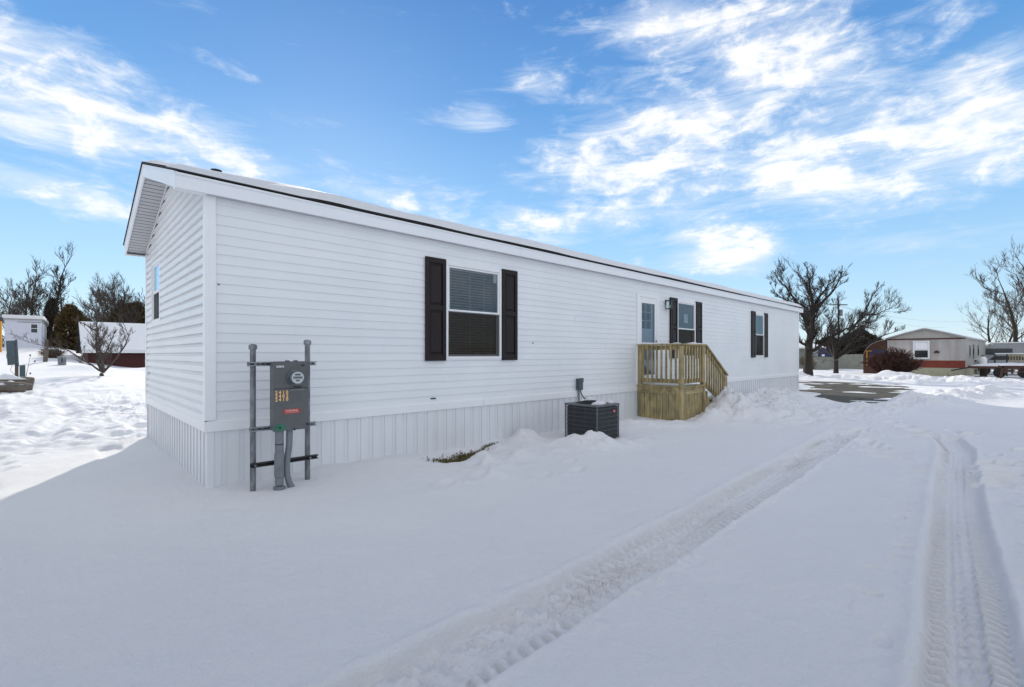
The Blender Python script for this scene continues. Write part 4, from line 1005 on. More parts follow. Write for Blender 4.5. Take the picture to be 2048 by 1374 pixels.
# dead grass showing through the melted patch along the skirting
rg = random.Random(11); b = MB()
for (cx, cy, rx, ry, n) in ((2.78, -.50, .34, .10, 800), (3.12, -.33, .28, .08, 600), (2.66, -.66, .18, .06, 260), (3.55, -.28, .16, .05, 120), (4.45, -.12, .10, .04, 60)):
    for i in range(n):
        x = rg.gauss(cx, rx * .5); y = rg.gauss(cy, ry * .7); z = h1(x, y)
        if i % 3 == 0: pass
        a = rg.uniform(0, 2 * PI); l = rg.uniform(.03, .09); up = rg.uniform(.008, .04); w_ = .004
        d = Vector((math.cos(a), math.sin(a), 0)); s = Vector((-d.y, d.x, 0)) * w_; p = Vector((x, y, z - .004)); q = p + d * l * .6 + Vector((0, 0, up)); e = p + d * l + Vector((0, 0, up * .5))
        b.add([p - s, p + s, q + s, q - s, e], [(0, 1, 2, 3), (3, 2, 4)])
tag(b.build('grass', M['grass']), 'flattened olive brown dead grass showing through melted snow along the skirting', 'grass', kind='stuff')
#NEXT
# ================================================================== trees
RV = Vector((math.sin(YAW), -math.cos(YAW), 0)); FV = Vector((math.cos(YAW), math.sin(YAW), 0))
def rnd_perp(d, rg):
    v = Vector((rg.gauss(0, 1), rg.gauss(0, 1), rg.gauss(0, 1))); v = v - d * v.dot(d); return v.normalized()
def sprout(mb, p, d, l, r, depth, rg, up=.25, minr=.012, kids=(3, 5), spread=.62, wob=.12, gnarl=1.0):
    """one branch with its own side branches, written into mb"""
    n = 5 if depth > 1 else 4; minr = minr * 1.0; mr = minr * (.42 + .2 * depth); r = max(r * .9, mr); pts = [p.copy()]; rr = [r]; q = p.copy(); dd = d.normalized()
    for i in range(n):
        dd = (dd + rnd_perp(dd, rg) * wob * gnarl + Vector((0, 0, up * .35))).normalized(); q = q + dd * (l / n); pts.append(q.copy()); rr.append(max(mr * .5, r * (1 - .8 * (i + 1) / n)))
    mb.tube(pts, rr, 5 if r > .03 else 3, cap=False)
    if depth <= 0: return
    k = rg.randint(*kids)
    for j in range(k):
        f = rg.uniform(.25, 1.0); idx = min(n - 1, int(f * n)); t = f * n - idx
        b = pts[idx].lerp(pts[idx + 1], min(1, t)); ax = (pts[idx + 1] - pts[idx]).normalized()
        nd_ = (ax + rnd_perp(ax, rg) * rg.uniform(.5, 1.1) * spread * 1.3 + Vector((0, 0, up))).normalized()
        sprout(mb, b, nd_, l * rg.uniform(.42, .72), max(minr * .4, rr[idx] * .62), depth - 1, rg, up, minr, kids, spread, wob, gnarl)
def limb_tree(name, base, trunk, limbs, label, seed, depth=3, group=None, bark='bark', twig='twig', minr=.016, kids=(3, 5), cat='tree', dens=.34, lf=.34, up=.22, extra=None):
    """trunk: [(dx, dz, r)], limbs: list of [(dx, dz, dy, r), ...]; dx along the view's right, dy away; each limb grows side branches"""
    rg = random.Random(seed); root = empty(name, base, label, cat, group)
    def W(dx, dz, dy=0): return RV * dx + FV * dy + Vector((0, 0, dz))
    b = MB(); pts = []; rad = []
    for (dx, dz, r) in trunk: pts.append(W(dx, dz)); rad.append(r)
    pts[0] = pts[0] - Vector((0, 0, .3)); rad[0] *= 1.2
    b.tube(pts, rad, 10); autosmooth(b.build('trunk', M[bark], root))
    bt = MB(); 
    for lm in limbs:
        bl = MB()
        P = [W(a, c, d) for (a, c, d, r) in lm]; Rr = [x[3] for x in lm]; q = []; rq = []
        for i in range(len(P) - 1):
            m = max(2, int((P[i + 1] - P[i]).length / .35))
            for k in range(m):
                t = k / m; q.append(P[i].lerp(P[i + 1], t) + Vector((rg.gauss(0, .02), rg.gauss(0, .02), rg.gauss(0, .02))) * (1 if i + k else 0)); rq.append(max(minr, Rr[i] + (Rr[i + 1] - Rr[i]) * t))
        q.append(P[-1]); rq.append(max(minr * .8, Rr[-1])); bl.tube(q, rq, 6, cap=False)
        tot = sum((q[i + 1] - q[i]).length for i in range(len(q) - 1)); acc = 0; nxt = tot * .18
        for i in range(len(q) - 1):
            sl_ = (q[i + 1] - q[i]).length; acc += sl_
            while acc > nxt:
                ax = (q[i + 1] - q[i]).normalized(); d = (ax + rnd_perp(ax, rg) * rg.uniform(.5, 1.2) + Vector((0, 0, up))).normalized()
                sprout(bl, q[i], d, tot * lf * rg.uniform(.5, 1.1), max(minr, rq[i] * .55), depth - 1, rg, up, minr, kids)
                nxt += dens * rg.uniform(.6, 1.3)
        sprout(bl, q[-1], (q[-1] - q[-2]), tot * .11, max(minr, rq[-1]), max(1, depth - 1), rg, up, minr, kids)
        bt.add(bl.v, bl.f)
    bt.build('crown', M[twig], root)
    return root
def bare_tree(name, base, h, spread, seed, label, group=None, depth=4, n=5, bark='bark', twig='twig', minr=.018, th=.22, cat='tree', stems=1, up=.22, kids=(3, 5)):
    rg = random.Random(seed); root = empty(name, base, label, cat, group)
    b = MB(); bt = MB()
    for s in range(stems):
        lean = Vector((rg.gauss(0, .12), rg.gauss(0, .12), 1)) if stems == 1 else Vector((rg.gauss(0, .35), rg.gauss(0, .35), 1)); lean.normalize(); r0 = h * .022 / math.sqrt(stems)
        pts = [Vector((0, 0, -.3))]; rad = [r0 * 1.3]; q = Vector((0, 0, 0)); d = lean; k = 9
        for i in range(k):
            pts.append(q.copy()); rad.append(r0 * (1 - .8 * i / k)); d = (d + rnd_perp(d, rg) * .10 + Vector((0, 0, .06))).normalized(); q = q + d * (h * .78 / k)
        b.tube(pts, rad, 8)
        for i in range(2, len(pts)):
            f = (i - 1) / k
            if f < th: continue
            for j in range(2 if depth > 3 else 2):
                a = rg.uniform(0, 2 * PI); out = Vector((math.cos(a), math.sin(a), rg.uniform(.35, 1.1))).normalized()
                sprout(bt, pts[i], out, spread * (1.15 - f * .6) * rg.uniform(.6, 1.0), max(minr, rad[i] * .5), depth - 1, rg, up, minr, kids)
        sprout(bt, pts[-1], d, h * .24, max(minr, rad[-1]), depth - 1, rg, up, minr, kids)
    b.build('trunk', M[bark], root); bt.build('crown', M[twig], root)
    return root
def clump(name, base, label, prof, n, leaf, mat, seed, cat='tree', group=None, trunk=True, squash=.7, tilt=.5):
    """evergreen: many small sprays through the crown's volume. prof: [(z, radius)]"""
    rg = random.Random(seed); root = empty(name, base, label, cat, group)
    if trunk:
        b = MB(); b.tube([(0, 0, -.3), (0, 0, prof[-1][0] * .85)], [.09, .02], 8); b.build('trunk', M['bark'], root)
    mb = MB(); H = prof[-1][0]
    lobes = [(rg.uniform(0, 2 * PI), rg.uniform(prof[0][0], H * .95), rg.uniform(.75, 1.12)) for _ in range(34)]
    for i in range(n):
        if rg.random() < .75:
            a0, z0, q = rg.choice(lobes); a = a0 + rg.gauss(0, .28); z = z0 + rg.gauss(0, H * .05); rr = q * rg.uniform(.45, 1) ** .6
        else: a = rg.uniform(0, 2 * PI); z = rg.uniform(prof[0][0], H); rr = rg.uniform(.2, .92)
        z = min(max(z, prof[0][0]), H)
        for (za, ra), (zb, rb) in zip(prof[:-1], prof[1:]):
            if za <= z <= zb: r = ra + (rb - ra) * (z - za) / (zb - za)
        r *= rr; p = Vector((math.cos(a) * r, math.sin(a) * r, z))
        d = Vector((math.cos(a) + rg.gauss(0, .5), math.sin(a) + rg.gauss(0, .5), rg.gauss(tilt, .5))).normalized(); s = rnd_perp(d, rg)
        l = leaf * rg.uniform(.5, 1.4); w_ = l * rg.uniform(.12, .35)
        mb.add([p - s * w_, p + s * w_, p + d * l + s * w_ * .2, p + d * l - s * w_ * .2], [(0, 1, 2, 3)])
    mb.build('foliage', M[mat], root); return root
def shrub(name, base, label, rx, hz, n, seed, mat, cat='shrub', r=.010, group=None, ry=None):
    rg = random.Random(seed); root = empty(name, base, label, cat, group); mb = MB(); ry = ry or rx
    for i in range(n):
        a = rg.uniform(0, 2 * PI); q = rg.uniform(0, 1) ** .6; ex = Vector((math.cos(a) * rx * q, math.sin(a) * ry * q, 0))
        top = hz * rg.uniform(.6, 1.0) * (1 - .45 * q * q); b0 = ex * .25; pts = [b0 + Vector((0, 0, -.1))]
        for k in range(1, 6):
            f = k / 5; pts.append(b0 + ex * .75 * f ** .8 + Vector((rg.gauss(0, .05), rg.gauss(0, .05), top * f ** .75)))
        mb.tube(pts, [r * 1.5, r * 1.4, r * 1.2, r, r * .8, r * .6], 3, cap=False)
        for k in range(2, 6):
            for _ in range(2):
                d = (pts[k] - pts[k - 1]).normalized(); d = (d + rnd_perp(d, rg) * .8).normalized(); mb.tube([pts[k], pts[k] + d * rg.uniform(.15, .35)], [r * .8, r * .5], 3, cap=False)
    mb.build('stems', M[mat], root); return root
def up_at(px, py, t):   # offset (dx, dz) of a picture point from the ground point below px0
    return px, py
# --- big bare tree just past the far end of the home
def px_limbs(px0, py0, t, base, raw):
    """picture polylines -> metres (dx, dz, dy, r) round the trunk's foot"""
    out = []; k = t / F
    for lm in raw:
        g = []
        for (x, y, dy, r) in lm:
            p = at(x, y, t) - base; g.append((p.dot(RV) * (1 + dy / t), (p.z - (CH - base.z)) * (1 + dy / t) + (CH - base.z), dy, r))
        out.append(g)
    return out
tb, tt = ground(1616, 747)
raw = [
 [(1617, 703, 0, .20), (1622, 668, .1, .17), (1630, 625, .2, .13), (1632, 590, .3, .09), (1624, 556, .2, .06), (1620, 525, .2, .03)],
 [(1630, 612, .2, .10), (1642, 580, -.4, .07), (1656, 558, -.6, .05), (1664, 530, -.7, .025)],
 [(1636, 590, .2, .08), (1660, 566, .7, .06), (1682, 548, 1.2, .04), (1700, 532, 1.4, .02)],
 [(1624, 640, .1, .10), (1616, 610, .6, .08), (1606, 578, .9, .06), (1594, 552, 1.1, .04), (1580, 530, 1.3, .02)],
 [(1618, 600, .5, .06), (1598, 590, .9, .04), (1580, 572, 1.2, .03), (1572, 555, 1.3, .02)],
 [(1620, 675, 0, .11), (1606, 650, -.8, .08), (1594, 622, -1.2, .06), (1572, 604, -1.6, .035), (1545, 584, -1.8, .02)],
 [(1618, 690, 0, .09), (1602, 674, .5, .06), (1594, 655, .9, .04), (1586, 640, 1.1, .02)],
 [(1617, 698, 0, .08), (1606, 694, -.5, .05), (1594, 680, -.8, .03)],
 [(1618, 705, 0, .12), (1634, 688, -.3, .09), (1650, 668, -.6, .07), (1672, 650, -.8, .05), (1700, 642, -1.1, .03)],
 [(1628, 640, .2, .08), (1646, 626, .9, .05), (1668, 618, 1.5, .035), (1688, 600, 1.8, .02)],
 [(1622, 668, .1, .07), (1640, 655, 1.2, .05), (1652, 636, 1.9, .03), (1664, 625, 2.2, .02)],
 [(1632, 590, .3, .06), (1640, 560, 1.2, .04), (1646, 535, 1.6, .02)]]
limb_tree('bare_tree', tb, [(0, 0, .25), (.0, .7, .20), (.05, 1.3, .19), (.03, 1.75, .20)], px_limbs(1616, 747, tt, tb, [[(q[0], q[1] if q[1] > 705 else 705 + (q[1] - 705) * .86) + q[2:] for q in lm] for lm in raw]),
          'tall black bare tree with thick trunk just past the home far end', 5, depth=4, minr=.015, dens=.28, lf=.26, kids=(4, 5))
# --- low spreading tree
tb, tt = ground(1672, 742); tt = min(tt, 37); tb = foot(1672, 35)
tt = 35; raw = [
 [(1672, 718, 0, .13), (1682, 694, .3, .09), (1700, 676, .6, .07), (1722, 664, .9, .05), (1748, 652, 1.2, .035), (1778, 640, 1.5, .015)],
 [(1684, 690, .3, .08), (1708, 650, -.4, .06), (1728, 630, -.7, .05), (1752, 628, -.9, .035), (1782, 612, -1.2, .015)],
 [(1712, 646, -.4, .06), (1722, 620, -.9, .04), (1734, 590, -1.1, .03), (1746, 578, -1.2, .015)],
 [(1674, 716, 0, .10), (1688, 700, -.9, .07), (1716, 690, -1.4, .05), (1744, 672, -1.6, .035), (1772, 664, -1.7, .015)],
 [(1672, 716, 0, .10), (1668, 690, .6, .07), (1672, 660, .9, .05), (1684, 636, 1.0, .03), (1690, 616, 1.1, .015)],
 [(1670, 718, 0, .10), (1656, 700, -.5, .07), (1644, 682, -.8, .05), (1640, 660, -1.0, .03)],
 [(1673, 714, 0, .08), (1664, 694, 1.4, .05), (1656, 668, 1.9, .03), (1650, 650, 2.1, .02)],
 [(1676, 712, 0, .08), (1696, 690, 1.5, .05), (1712, 664, 2.1, .03), (1730, 650, 2.3, .02)],
 [(1674, 712, 0, .08), (1680, 686, -1.3, .05), (1690, 662, -1.8, .03), (1704, 640, -2, .02)]]
limb_tree('bare_tree', tb, [(0, 0, .17), (.0, .5, .14), (.0, .95, .15)], px_limbs(1672, 742, tt, tb, [[(1672 + (q[0] - 1672) * .84,) + q[1:] for q in lm] for lm in raw]),
          'low bare tree with wide umbrella crown, left of the dark red shrub', 9, depth=4, minr=.015, dens=.28, lf=.24, kids=(4, 5))
# --- many-stemmed tree left
tt = 21.5; tb = foot(202, tt)
raw = [
 [(204, 744, 0, .10), (192, 716, .1, .08), (186, 690, .2, .07), (188, 660, .2, .05), (182, 640, .3, .035), (178, 620, .3, .02)],
 [(200, 742, 0, .07), (184, 722, -.4, .055), (166, 702, -.7, .04), (146, 694, -1.0, .03), (130, 690, -1.2, .015)],
 [(196, 730, 0, .06), (180, 706, .5, .045), (170, 690, .8, .03), (160, 668, 1, .02)],
 [(204, 744, 0, .07), (212, 712, -.2, .055), (210, 690, -.3, .045), (202, 676, -.4, .03), (192, 658, -.5, .02)],
 [(206, 746, 0, .07), (222, 716, .3, .055), (232, 698, .4, .045), (238, 672, .5, .03), (232, 655, .5, .02)],
 [(208, 744, 0, .06), (226, 720, -.5, .045), (240, 702, -.7, .035), (262, 672, -.9, .02)],
 [(188, 664, .2, .05), (178, 648, -.3, .03), (168, 640, -.5, .02)],
 [(210, 700, -.3, .04), (222, 682, -.8, .03), (248, 672, -1, .02)]]
limb_tree('bare_tree', tb, [(.04, 0, .09), (.03, .06, .08), (.0, .12, .06)], px_limbs(202, 748, tt, tb, [[q[:3] + (q[3] * .62,) for q in lm] for lm in raw]),
          'many-stemmed bare tree in front of the dark red house', 13, depth=4, minr=.012, dens=.24, lf=.27, kids=(3, 4), bark='bark2', twig='twig2')
# --- background trees on the left
for i, (px, t, h, sp, lab, dpt, st, tw) in enumerate([
        (12, 60, 8.2, 3.0, 'bare tree at the left edge of the picture beyond the far white home', 4, 1, 'twig'),
        (48, 58, 9.6, 3.4, 'bare dark tree rising behind the far white home', 4, 1, 'twig2'),
        (66, 52, 9.0, 2.6, 'thin bare tree with upright limbs left of the tallest far tree', 4, 1, 'twig2'),
        (98, 50, 10.8, 2.4, 'tallest dark tree on the left, narrow crown above the brown cedar', 4, 1, 'twig'),
        (146, 46, 7.8, 1.7, 'slim bare tree with open forked top right of the brown cedar', 3, 1, 'twig'),
        (184, 56, 7.4, 3.2, 'rounded bare tree behind the red house, nearest the many-stemmed tree', 4, 2, 'twig2'),
        (222, 54, 8.6, 3.2, 'broad twiggy tree rising over the red house roof', 4, 2, 'twig2'),
        (262, 50, 8.0, 3.0, 'bushy bare tree over the red house, close to the home wall', 4, 2, 'twig2'),
        (292, 44, 9.6, 2.6, 'dark bare tree reaching above the others, half hidden by the home', 4, 1, 'twig')]):
    bare_tree('bare_tree', foot(px, t), h, sp, 200 + i * 3, lab, 'bare trees behind the left yard', depth=dpt, stems=st, twig=tw, minr=.034, kids=(4, 5))
clump('cedar_tree', foot(140, 43), 'rounded brown cedar right of the far white home', [(.1, 1.0), (1.4, 1.15), (2.8, .9), (3.6, .5), (4.0, .1)], 7500, .26, 'cedar', 21)
clump('cedar_tree', foot(162, 46), 'second lower brown cedar partly behind the rounded one', [(.1, .9), (1.2, 1.0), (2.2, .7), (2.9, .1)], 4500, .24, 'cedar', 22)
clump('evergreen_tree', foot(104, 50), 'narrow near-black evergreen between the far white home and the cedar', [(.1, .9), (2, .8), (4, .5), (5.2, .08)], 5000, .26, 'dkever', 23)
clump('evergreen_tree', foot(268, 50), 'wide reddish brown evergreen behind the red house roof', [(.3, 2.0), (2.5, 2.3), (4.6, 1.4), (5.8, .2)], 9000, .34, 'cedar', 24)
clump('evergreen_tree', foot(238, 58), 'dark evergreen mass behind the red house chimney side', [(.3, 2.4), (2.5, 2.4), (4.2, 1.4), (5.0, .2)], 8000, .34, 'dkever', 25)
shrub('shrub', foot(104, 30), 'small brown shrub with snow on top beside the grey post', .55, .55, 90, 31, 'stalk', r=.012)
# --- trees on the right behind and beside the pinkish home
for i, (px, t, h, sp, lab, dpt, st) in enumerate([
        (2036, 44, 10.2, 3.6, 'large bare tree behind the wooden railing at the right edge', 5, 1),
        (2072, 36, 10.5, 3.8, 'big bare tree cut by the right edge of the picture', 5, 1),
        (1978, 62, 9.0, 3.8, 'slender bare tree just right of the pinkish home roof', 4, 1),
        (2004, 60, 8.6, 3.4, 'bare tree behind the grey camper', 4, 1)]):
    bare_tree('bare_tree', foot(px, t), h, sp, 140 + i, lab, 'bare trees at the right edge', depth=dpt, stems=st, twig='twig2', minr=.024, kids=(3, 4) if dpt < 5 else (3, 4), th=.28)
for i, (px, t, w_, h) in enumerate([(1700, 52, 2.6, 3.6), (1722, 56, 2.4, 4.2), (1738, 60, 2.2, 2.4), (1650, 62, 2.4, 3.4)]):
    labs = ['dark rounded evergreen behind the umbrella-shaped tree', 'tallest dark evergreen between the low tree and the pinkish home', 'low dark bush beside the curved brown lean-to', 'dark bush behind the wooden fence']
    clump('evergreen_tree', foot(px, t), labs[i], [(.1, w_ * .7), (h * .4, w_), (h * .8, w_ * .6), (h, .1)], 7000, .34, 'dkever', 50 + i, cat='evergreen', group='dark evergreens behind the low tree', tilt=.2)
sb = foot(1784, 29)
shrub('shrub', sb, 'dense dark red leafless shrub in front of the pinkish home', 1.32, 1.75, 420, 61, 'rust', r=.016)
shrub('shrub', foot(1625, 44), 'pale upright dry shrub beside the big tree trunk', 1.2, 1.5, 130, 62, 'stalk', r=.014)
# distant woods closing the horizon all round
rg = random.Random(77); mb = MB()
for i in range(5200):
    a = rg.uniform(0, 2 * PI); rr = rg.uniform(105, 150); x = CX + math.cos(a) * rr; y = CY + math.sin(a) * rr
    hh = (3.6 + 2.2 * float(vn(a * 9, 0, 2)) + 1.6 * float(vn(a * 40, 3, 2))) * rg.uniform(.6, 1.15)
    z = h1(x, y) if i % 8 == 0 else z if i else 0
    p = Vector((x, y, z - .3)); s = Vector((-math.sin(a), math.cos(a), 0))
    pts = [p, p + Vector((0, 0, hh * .5)), p + Vector((0, 0, hh)) + s * rg.gauss(0, .5)]
    mb.tube(pts, [.14, .09, .03], 3, cap=False)
    for k in range(7):
        q = p + Vector((0, 0, hh * rg.uniform(.3, .95))); d = (s * rg.choice((-1, 1)) * rg.uniform(.4, 1) + Vector((0, 0, rg.uniform(.3, 1)))) * rg.uniform(.5, 1.5)
        w_ = Vector((0, 0, .05)) + s * .05; mb.add([q - w_, q + w_, q + d], [(0, 1, 2)])
tag(mb.build('distant_woods', M['farwood']), 'thin band of leafless grey-brown woods along the horizon', 'woods', kind='stuff')

# ================================================================== neighbours
def local(o, base, rz): o.location = base; o.rotation_euler = (0, 0, rz); return o
# pinkish home on the right. local x runs along its face (to the picture's right), local y away
FA = R(-92.5)         # heading of the face line
t = 30.5; pR = at(1930, HOR, t); hb = Vector((pR.x, pR.y, 0)); 
fw = 3.95
hx = Vector((math.cos(FA), math.sin(FA), 0)); hb = hb - hx * fw; hb.z = min(h1(hb.x, hb.y), h1(pR.x, pR.y)) 
h2 = empty('mobile_home', hb, 'low pinkish-grey mobile home with a red band and arched roof across the road', 'mobile home', rz=FA)
H2L = 13.0; e2 = 2.45; r2 = 3.05; g0 = .05
# turn so the right-hand side is just in view
def gabpts(o=0.): return [(-o, e2 - .02), (fw * .25, e2 + .34), (fw * .48, r2), (fw * .52, r2), (fw * .75, e2 + .34), (fw + o, e2 - .02)]
SKW = 0.0
def S2(x, y, z): return (x + y * SKW, y, z)
b = MB()
def wallq(b, p, q, z0, z1): b.quad((p[0], p[1], z0), (q[0], q[1], z0), (q[0], q[1], z1), (p[0], p[1], z1))
n = 40
for k in range(n):      # ribbed face
    a = fw * k / n; c = fw * (k + 1) / n; yo = 0 if k % 2 else -.012
    b.quad((a, yo, .55), (c, yo, .55), (c, yo, e2), (a, yo, e2)); b.quad((c, 0, .55), (c, -.012, .55), (c, -.012, e2), (c, 0, e2))
b.build('front_wall', M['pinkwall'], h2)
b = MB(); b.box(.0, fw, .02, .05, .0, e2)
b.quad(S2(fw, .03, g0), S2(fw, H2L, g0), S2(fw, H2L, e2), S2(fw, .03, e2)); b.quad(S2(0, H2L, g0), S2(0, .03, g0), S2(0, .03, e2), S2(0, H2L, e2)); b.build('side_wall', M['beige'], h2)
b = MB(); b.box(-.02, fw + .02, -.035, -.013, .52, 1.0); b.build('red_band', M['redband'], h2)
b = MB(); b.box(-.03, fw + .02, -.045, .019, -.15, .519); b.quad(S2(fw + .022, .0, -.15), S2(fw + .022, H2L, -.15), S2(fw + .022, H2L, .5), S2(fw + .022, .0, .5)); b.build('skirting', M['cream'], h2)
b = MB(); gp = gabpts(); b.add([(x, -.02, e2 + .0) for x, z in gp] + [(x, -.02, z) for x, z in gp], [(i, i + 1, i + 7, i + 6) for i in range(5)]); b.build('gable_panel', M['beige'], h2)
b = MB(); b.box(-.02, fw + .02, -.05, -.012, e2 - .06, e2 + .02); b.build('trim_band', M['brown'], h2)
b = MB(); gp = gabpts(.10)
for (xa, za), (xb, zb) in zip(gp[:-1], gp[1:]):
    vs = [S2(xa, -.20, za), S2(xb, -.20, zb), S2(xb, H2L, zb), S2(xa, H2L, za)]; vs = [Vector(v) for v in vs]; vs += [v + Vector((0, 0, .06)) for v in vs]
    b.add(vs, [(0, 1, 2, 3), (4, 5, 6, 7), (0, 1, 5, 4), (1, 2, 6, 5), (2, 3, 7, 6), (3, 0, 4, 7)])
rf = fixn(b.build('roof', M['roofmet'], h2))
b = MB()
for (xa, za), (xb, zb) in zip(gp[:-1], gp[1:]):
    vs = [Vector(S2(xa + .0, -.1, za + .062)), Vector(S2(xb, -.1, zb + .062)), Vector(S2(xb, H2L, zb + .062)), Vector(S2(xa, H2L, za + .062))]; vs += [v + Vector((0, 0, .05)) for v in vs]
    b.add(vs, [(0, 1, 2, 3), (4, 5, 6, 7), (0, 1, 5, 4), (1, 2, 6, 5), (2, 3, 7, 6), (3, 0, 4, 7)])
fixn(b.build('roof_snow', M['snow'], rf))
def small_window(par, x0, x1, z0, z1, y, mat='wframe', f=.09, side=None):
    def T(a, d, z): return (a, y - d, z) if side is None else S2(fw + d, a, z)
    b = MB()
    def B(a0, a1, d0, d1, q0, q1):
        p = T(a0, d0, q0); q = T(a1, d1, q1); b.box(*sorted((p[0], q[0])), *sorted((p[1], q[1])), q0, q1)
    if side is None:
        B(x0, x0 + f, 0, .05, z0, z1); B(x1 - f, x1, 0, .05, z0, z1); B(x0 + f, x1 - f, 0, .049, z1 - f, z1); B(x0 + f, x1 - f, 0, .049, z0, z0 + f); zm = (z0 + z1) / 2; B(x0 + f, x1 - f, .01, .045, zm - .03, zm + .03)
    wd = b.build('window', M[mat], par); g = MB(); g.quad(T(x0 + f, .015, z0 + f), T(x1 - f, .015, z0 + f), T(x1 - f, .015, z1 - f), T(x0 + f, .015, z1 - f)); g.build('pane', M['glassfar'], wd); return wd
M['glassfar'] = material('dark_far_glass', (.03, .035, .04), .12, .3, 3, spec=.8)
wd = small_window(h2, fw - 2.56, fw - 1.70, 1.10, 2.30, -.018)
g = MB(); g.quad((fw - 2.46, -.036, 1.74), (fw - 1.80, -.036, 1.74), (fw - 1.80, -.036, 2.20), (fw - 2.46, -.036, 2.20)); g.build('curtain', M['blind'], wd)
b = MB(); b.cbox(fw - 1.48, fw - 1.22, -.12, -.02, 1.50, 1.58, .01); b.cbox(fw - 1.42, fw - 1.28, -.14, -.02, 1.58, 1.64, .01); b.build('wall_lamp', M['dark'], h2)
for (a, c, z0, z1) in ((2.3, 2.9, 1.2, 2.0), (4.2, 5.0, 1.1, 2.1), (7.2, 8.0, 1.3, 2.1)):
    b = MB(); b.quad(S2(fw + .012, a, z0), S2(fw + .012, c, z0), S2(fw + .012, c, z1), S2(fw + .012, a, z1)); b.build('side_window', M['glassfar'], h2)
# curved lean-to on its left side
b = MB(); m = 10; prof = [(0, e2 - .02)] + [(-1.4 * math.sin(k / m * PI / 2) ** 1.0, (e2 - .05) - 1.25 * (1 - math.cos(k / m * PI / 2))) for k in range(1, m + 1)]
for (xa, za), (xb, zb) in zip(prof[:-1], prof[1:]):
    vs = [Vector(v) for v in ((xa, .0, za), (xb, .0, zb), (xb, 3.4, zb), (xa, 3.4, za))]; vs += [v + Vector((0, 0, .05)) for v in vs]
    b.add(vs, [(0, 1, 2, 3), (4, 5, 6, 7), (0, 1, 5, 4), (1, 2, 6, 5), (2, 3, 7, 6), (3, 0, 4, 7)])
lean = fixn(b.build('lean_to_roof', M['roofmet'], h2))
b = MB(); nn_ = len(prof); b.add([(x, .03, 0) for x, z in prof] + [(x, .03, z) for x, z in prof], [(i + 1, i, i + nn_, i + 1 + nn_) for i in range(nn_ - 1)]); b.quad((prof[-1][0], .03, 0), (prof[-1][0], 3.4, 0), (prof[-1][0], 3.4, prof[-1][1]), (prof[-1][0], .03, prof[-1][1])); b.build('lean_to_wall', M['brown'], h2)
b = MB(); b.box(-.95, -.05, .0, .025, 1.35, 1.75); b.build('blue_panel', M['blue'], h2)
b = MB(); b.box(-1.25, -.9, -.01, .02, 1.62, 1.67); b.box(-1.2, -1.15, -.012, .021, .6, 1.618); b.build('yellow_rail', M['yellow'], h2)

# grey house and fence behind the big tree
def simple_house(name, base, rz, wx, wy, h, rise, wall, roof, label, snow=.12, eave=.3, cat='house', ridge='x'):
    o = empty(name, base, label, cat, rz=rz)
    b = MB(); b.box(0, wx, 0, wy, -.4, h)
    if ridge == 'x': b.add([(0, 0, h), (0, wy, h), (0, wy / 2, h + rise), (wx, 0, h), (wx, wy, h), (wx, wy / 2, h + rise)], [(0, 2, 1), (3, 4, 5)])
    else: b.add([(0, 0, h), (wx, 0, h), (wx / 2, 0, h + rise), (0, wy, h), (wx, wy, h), (wx / 2, wy, h + rise)], [(0, 1, 2), (3, 5, 4)])
    b.build('wall', M[wall], o)
    def slab(z, th, e, mat, nm, par):
        b = MB()
        for s in (0, 1):
            if ridge == 'x':
                sl_ = rise / (wy / 2); y0 = -e if s == 0 else wy + e; vs = [(-e, y0, h - sl_ * e + z), (wx + e, y0, h - sl_ * e + z), (wx + e, wy / 2, h + rise + z), (-e, wy / 2, h + rise + z)]
            else:
                sl_ = rise / (wx / 2); y0 = -e if s == 0 else wx + e; vs = [(y0, -e, h - sl_ * e + z), (y0, wy + e, h - sl_ * e + z), (wx / 2, wy + e, h + rise + z), (wx / 2, -e, h + rise + z)]
            vs = [Vector(v) for v in vs]; vs += [v + Vector((0, 0, th)) for v in vs]
            b.add(vs, [(0, 1, 2, 3), (4, 5, 6, 7), (0, 1, 5, 4), (1, 2, 6, 5), (2, 3, 7, 6), (3, 0, 4, 7)])
        return fixn(b.build(nm, M[mat], par))
    r_ = slab(.005, .06, eave, roof, 'roof', o)
    if snow: slab(.0655, snow, eave - .03, 'snow', 'roof_snow', r_)
    return o
FR = YAW - R(90)
def house_at(px, t): p = foot(px, t); return p
gh = simple_house('house', house_at(1560, 47), FR + R(6), 4.4, 6, 2.0, .7, 'greywall', 'roofmet', 'greenish grey house wall showing between the home and the big tree')
b = MB(); 
fb0 = foot(1640, 46); fe = foot(1760, 46); fdir = (fe - fb0).normalized(); ln = (fe - fb0).length
fo = empty('wooden_fence', fb0, 'weathered grey-green wooden fence behind the low spreading tree', 'fence', rz=math.atan2(fdir.y, fdir.x))
b = MB(); k = 0; x = 0
while x < ln: b.box(x, x + .135, 0, .02, -.3, 1.35 + .04 * random.Random(k).random()); x += .15; k += 1
b.build('board_panel', M['greywall'], fo)
for k in range(4): b = MB(); b.box(k * ln / 3.1, k * ln / 3.1 + .09, .025, .11, -.3, 1.4); b.build('post', M['greywall'], fo)
bt_ = foot(1648, 43); 
bo = empty('tarped_shed', bt_, 'small shed draped with a dark blue tarpaulin behind the big tree', 'shed', rz=FR)
MB().cbox(-.55, .55, 0, 1.6, -.2, 1.35, .03).build('wall', M['greywall'], bo)
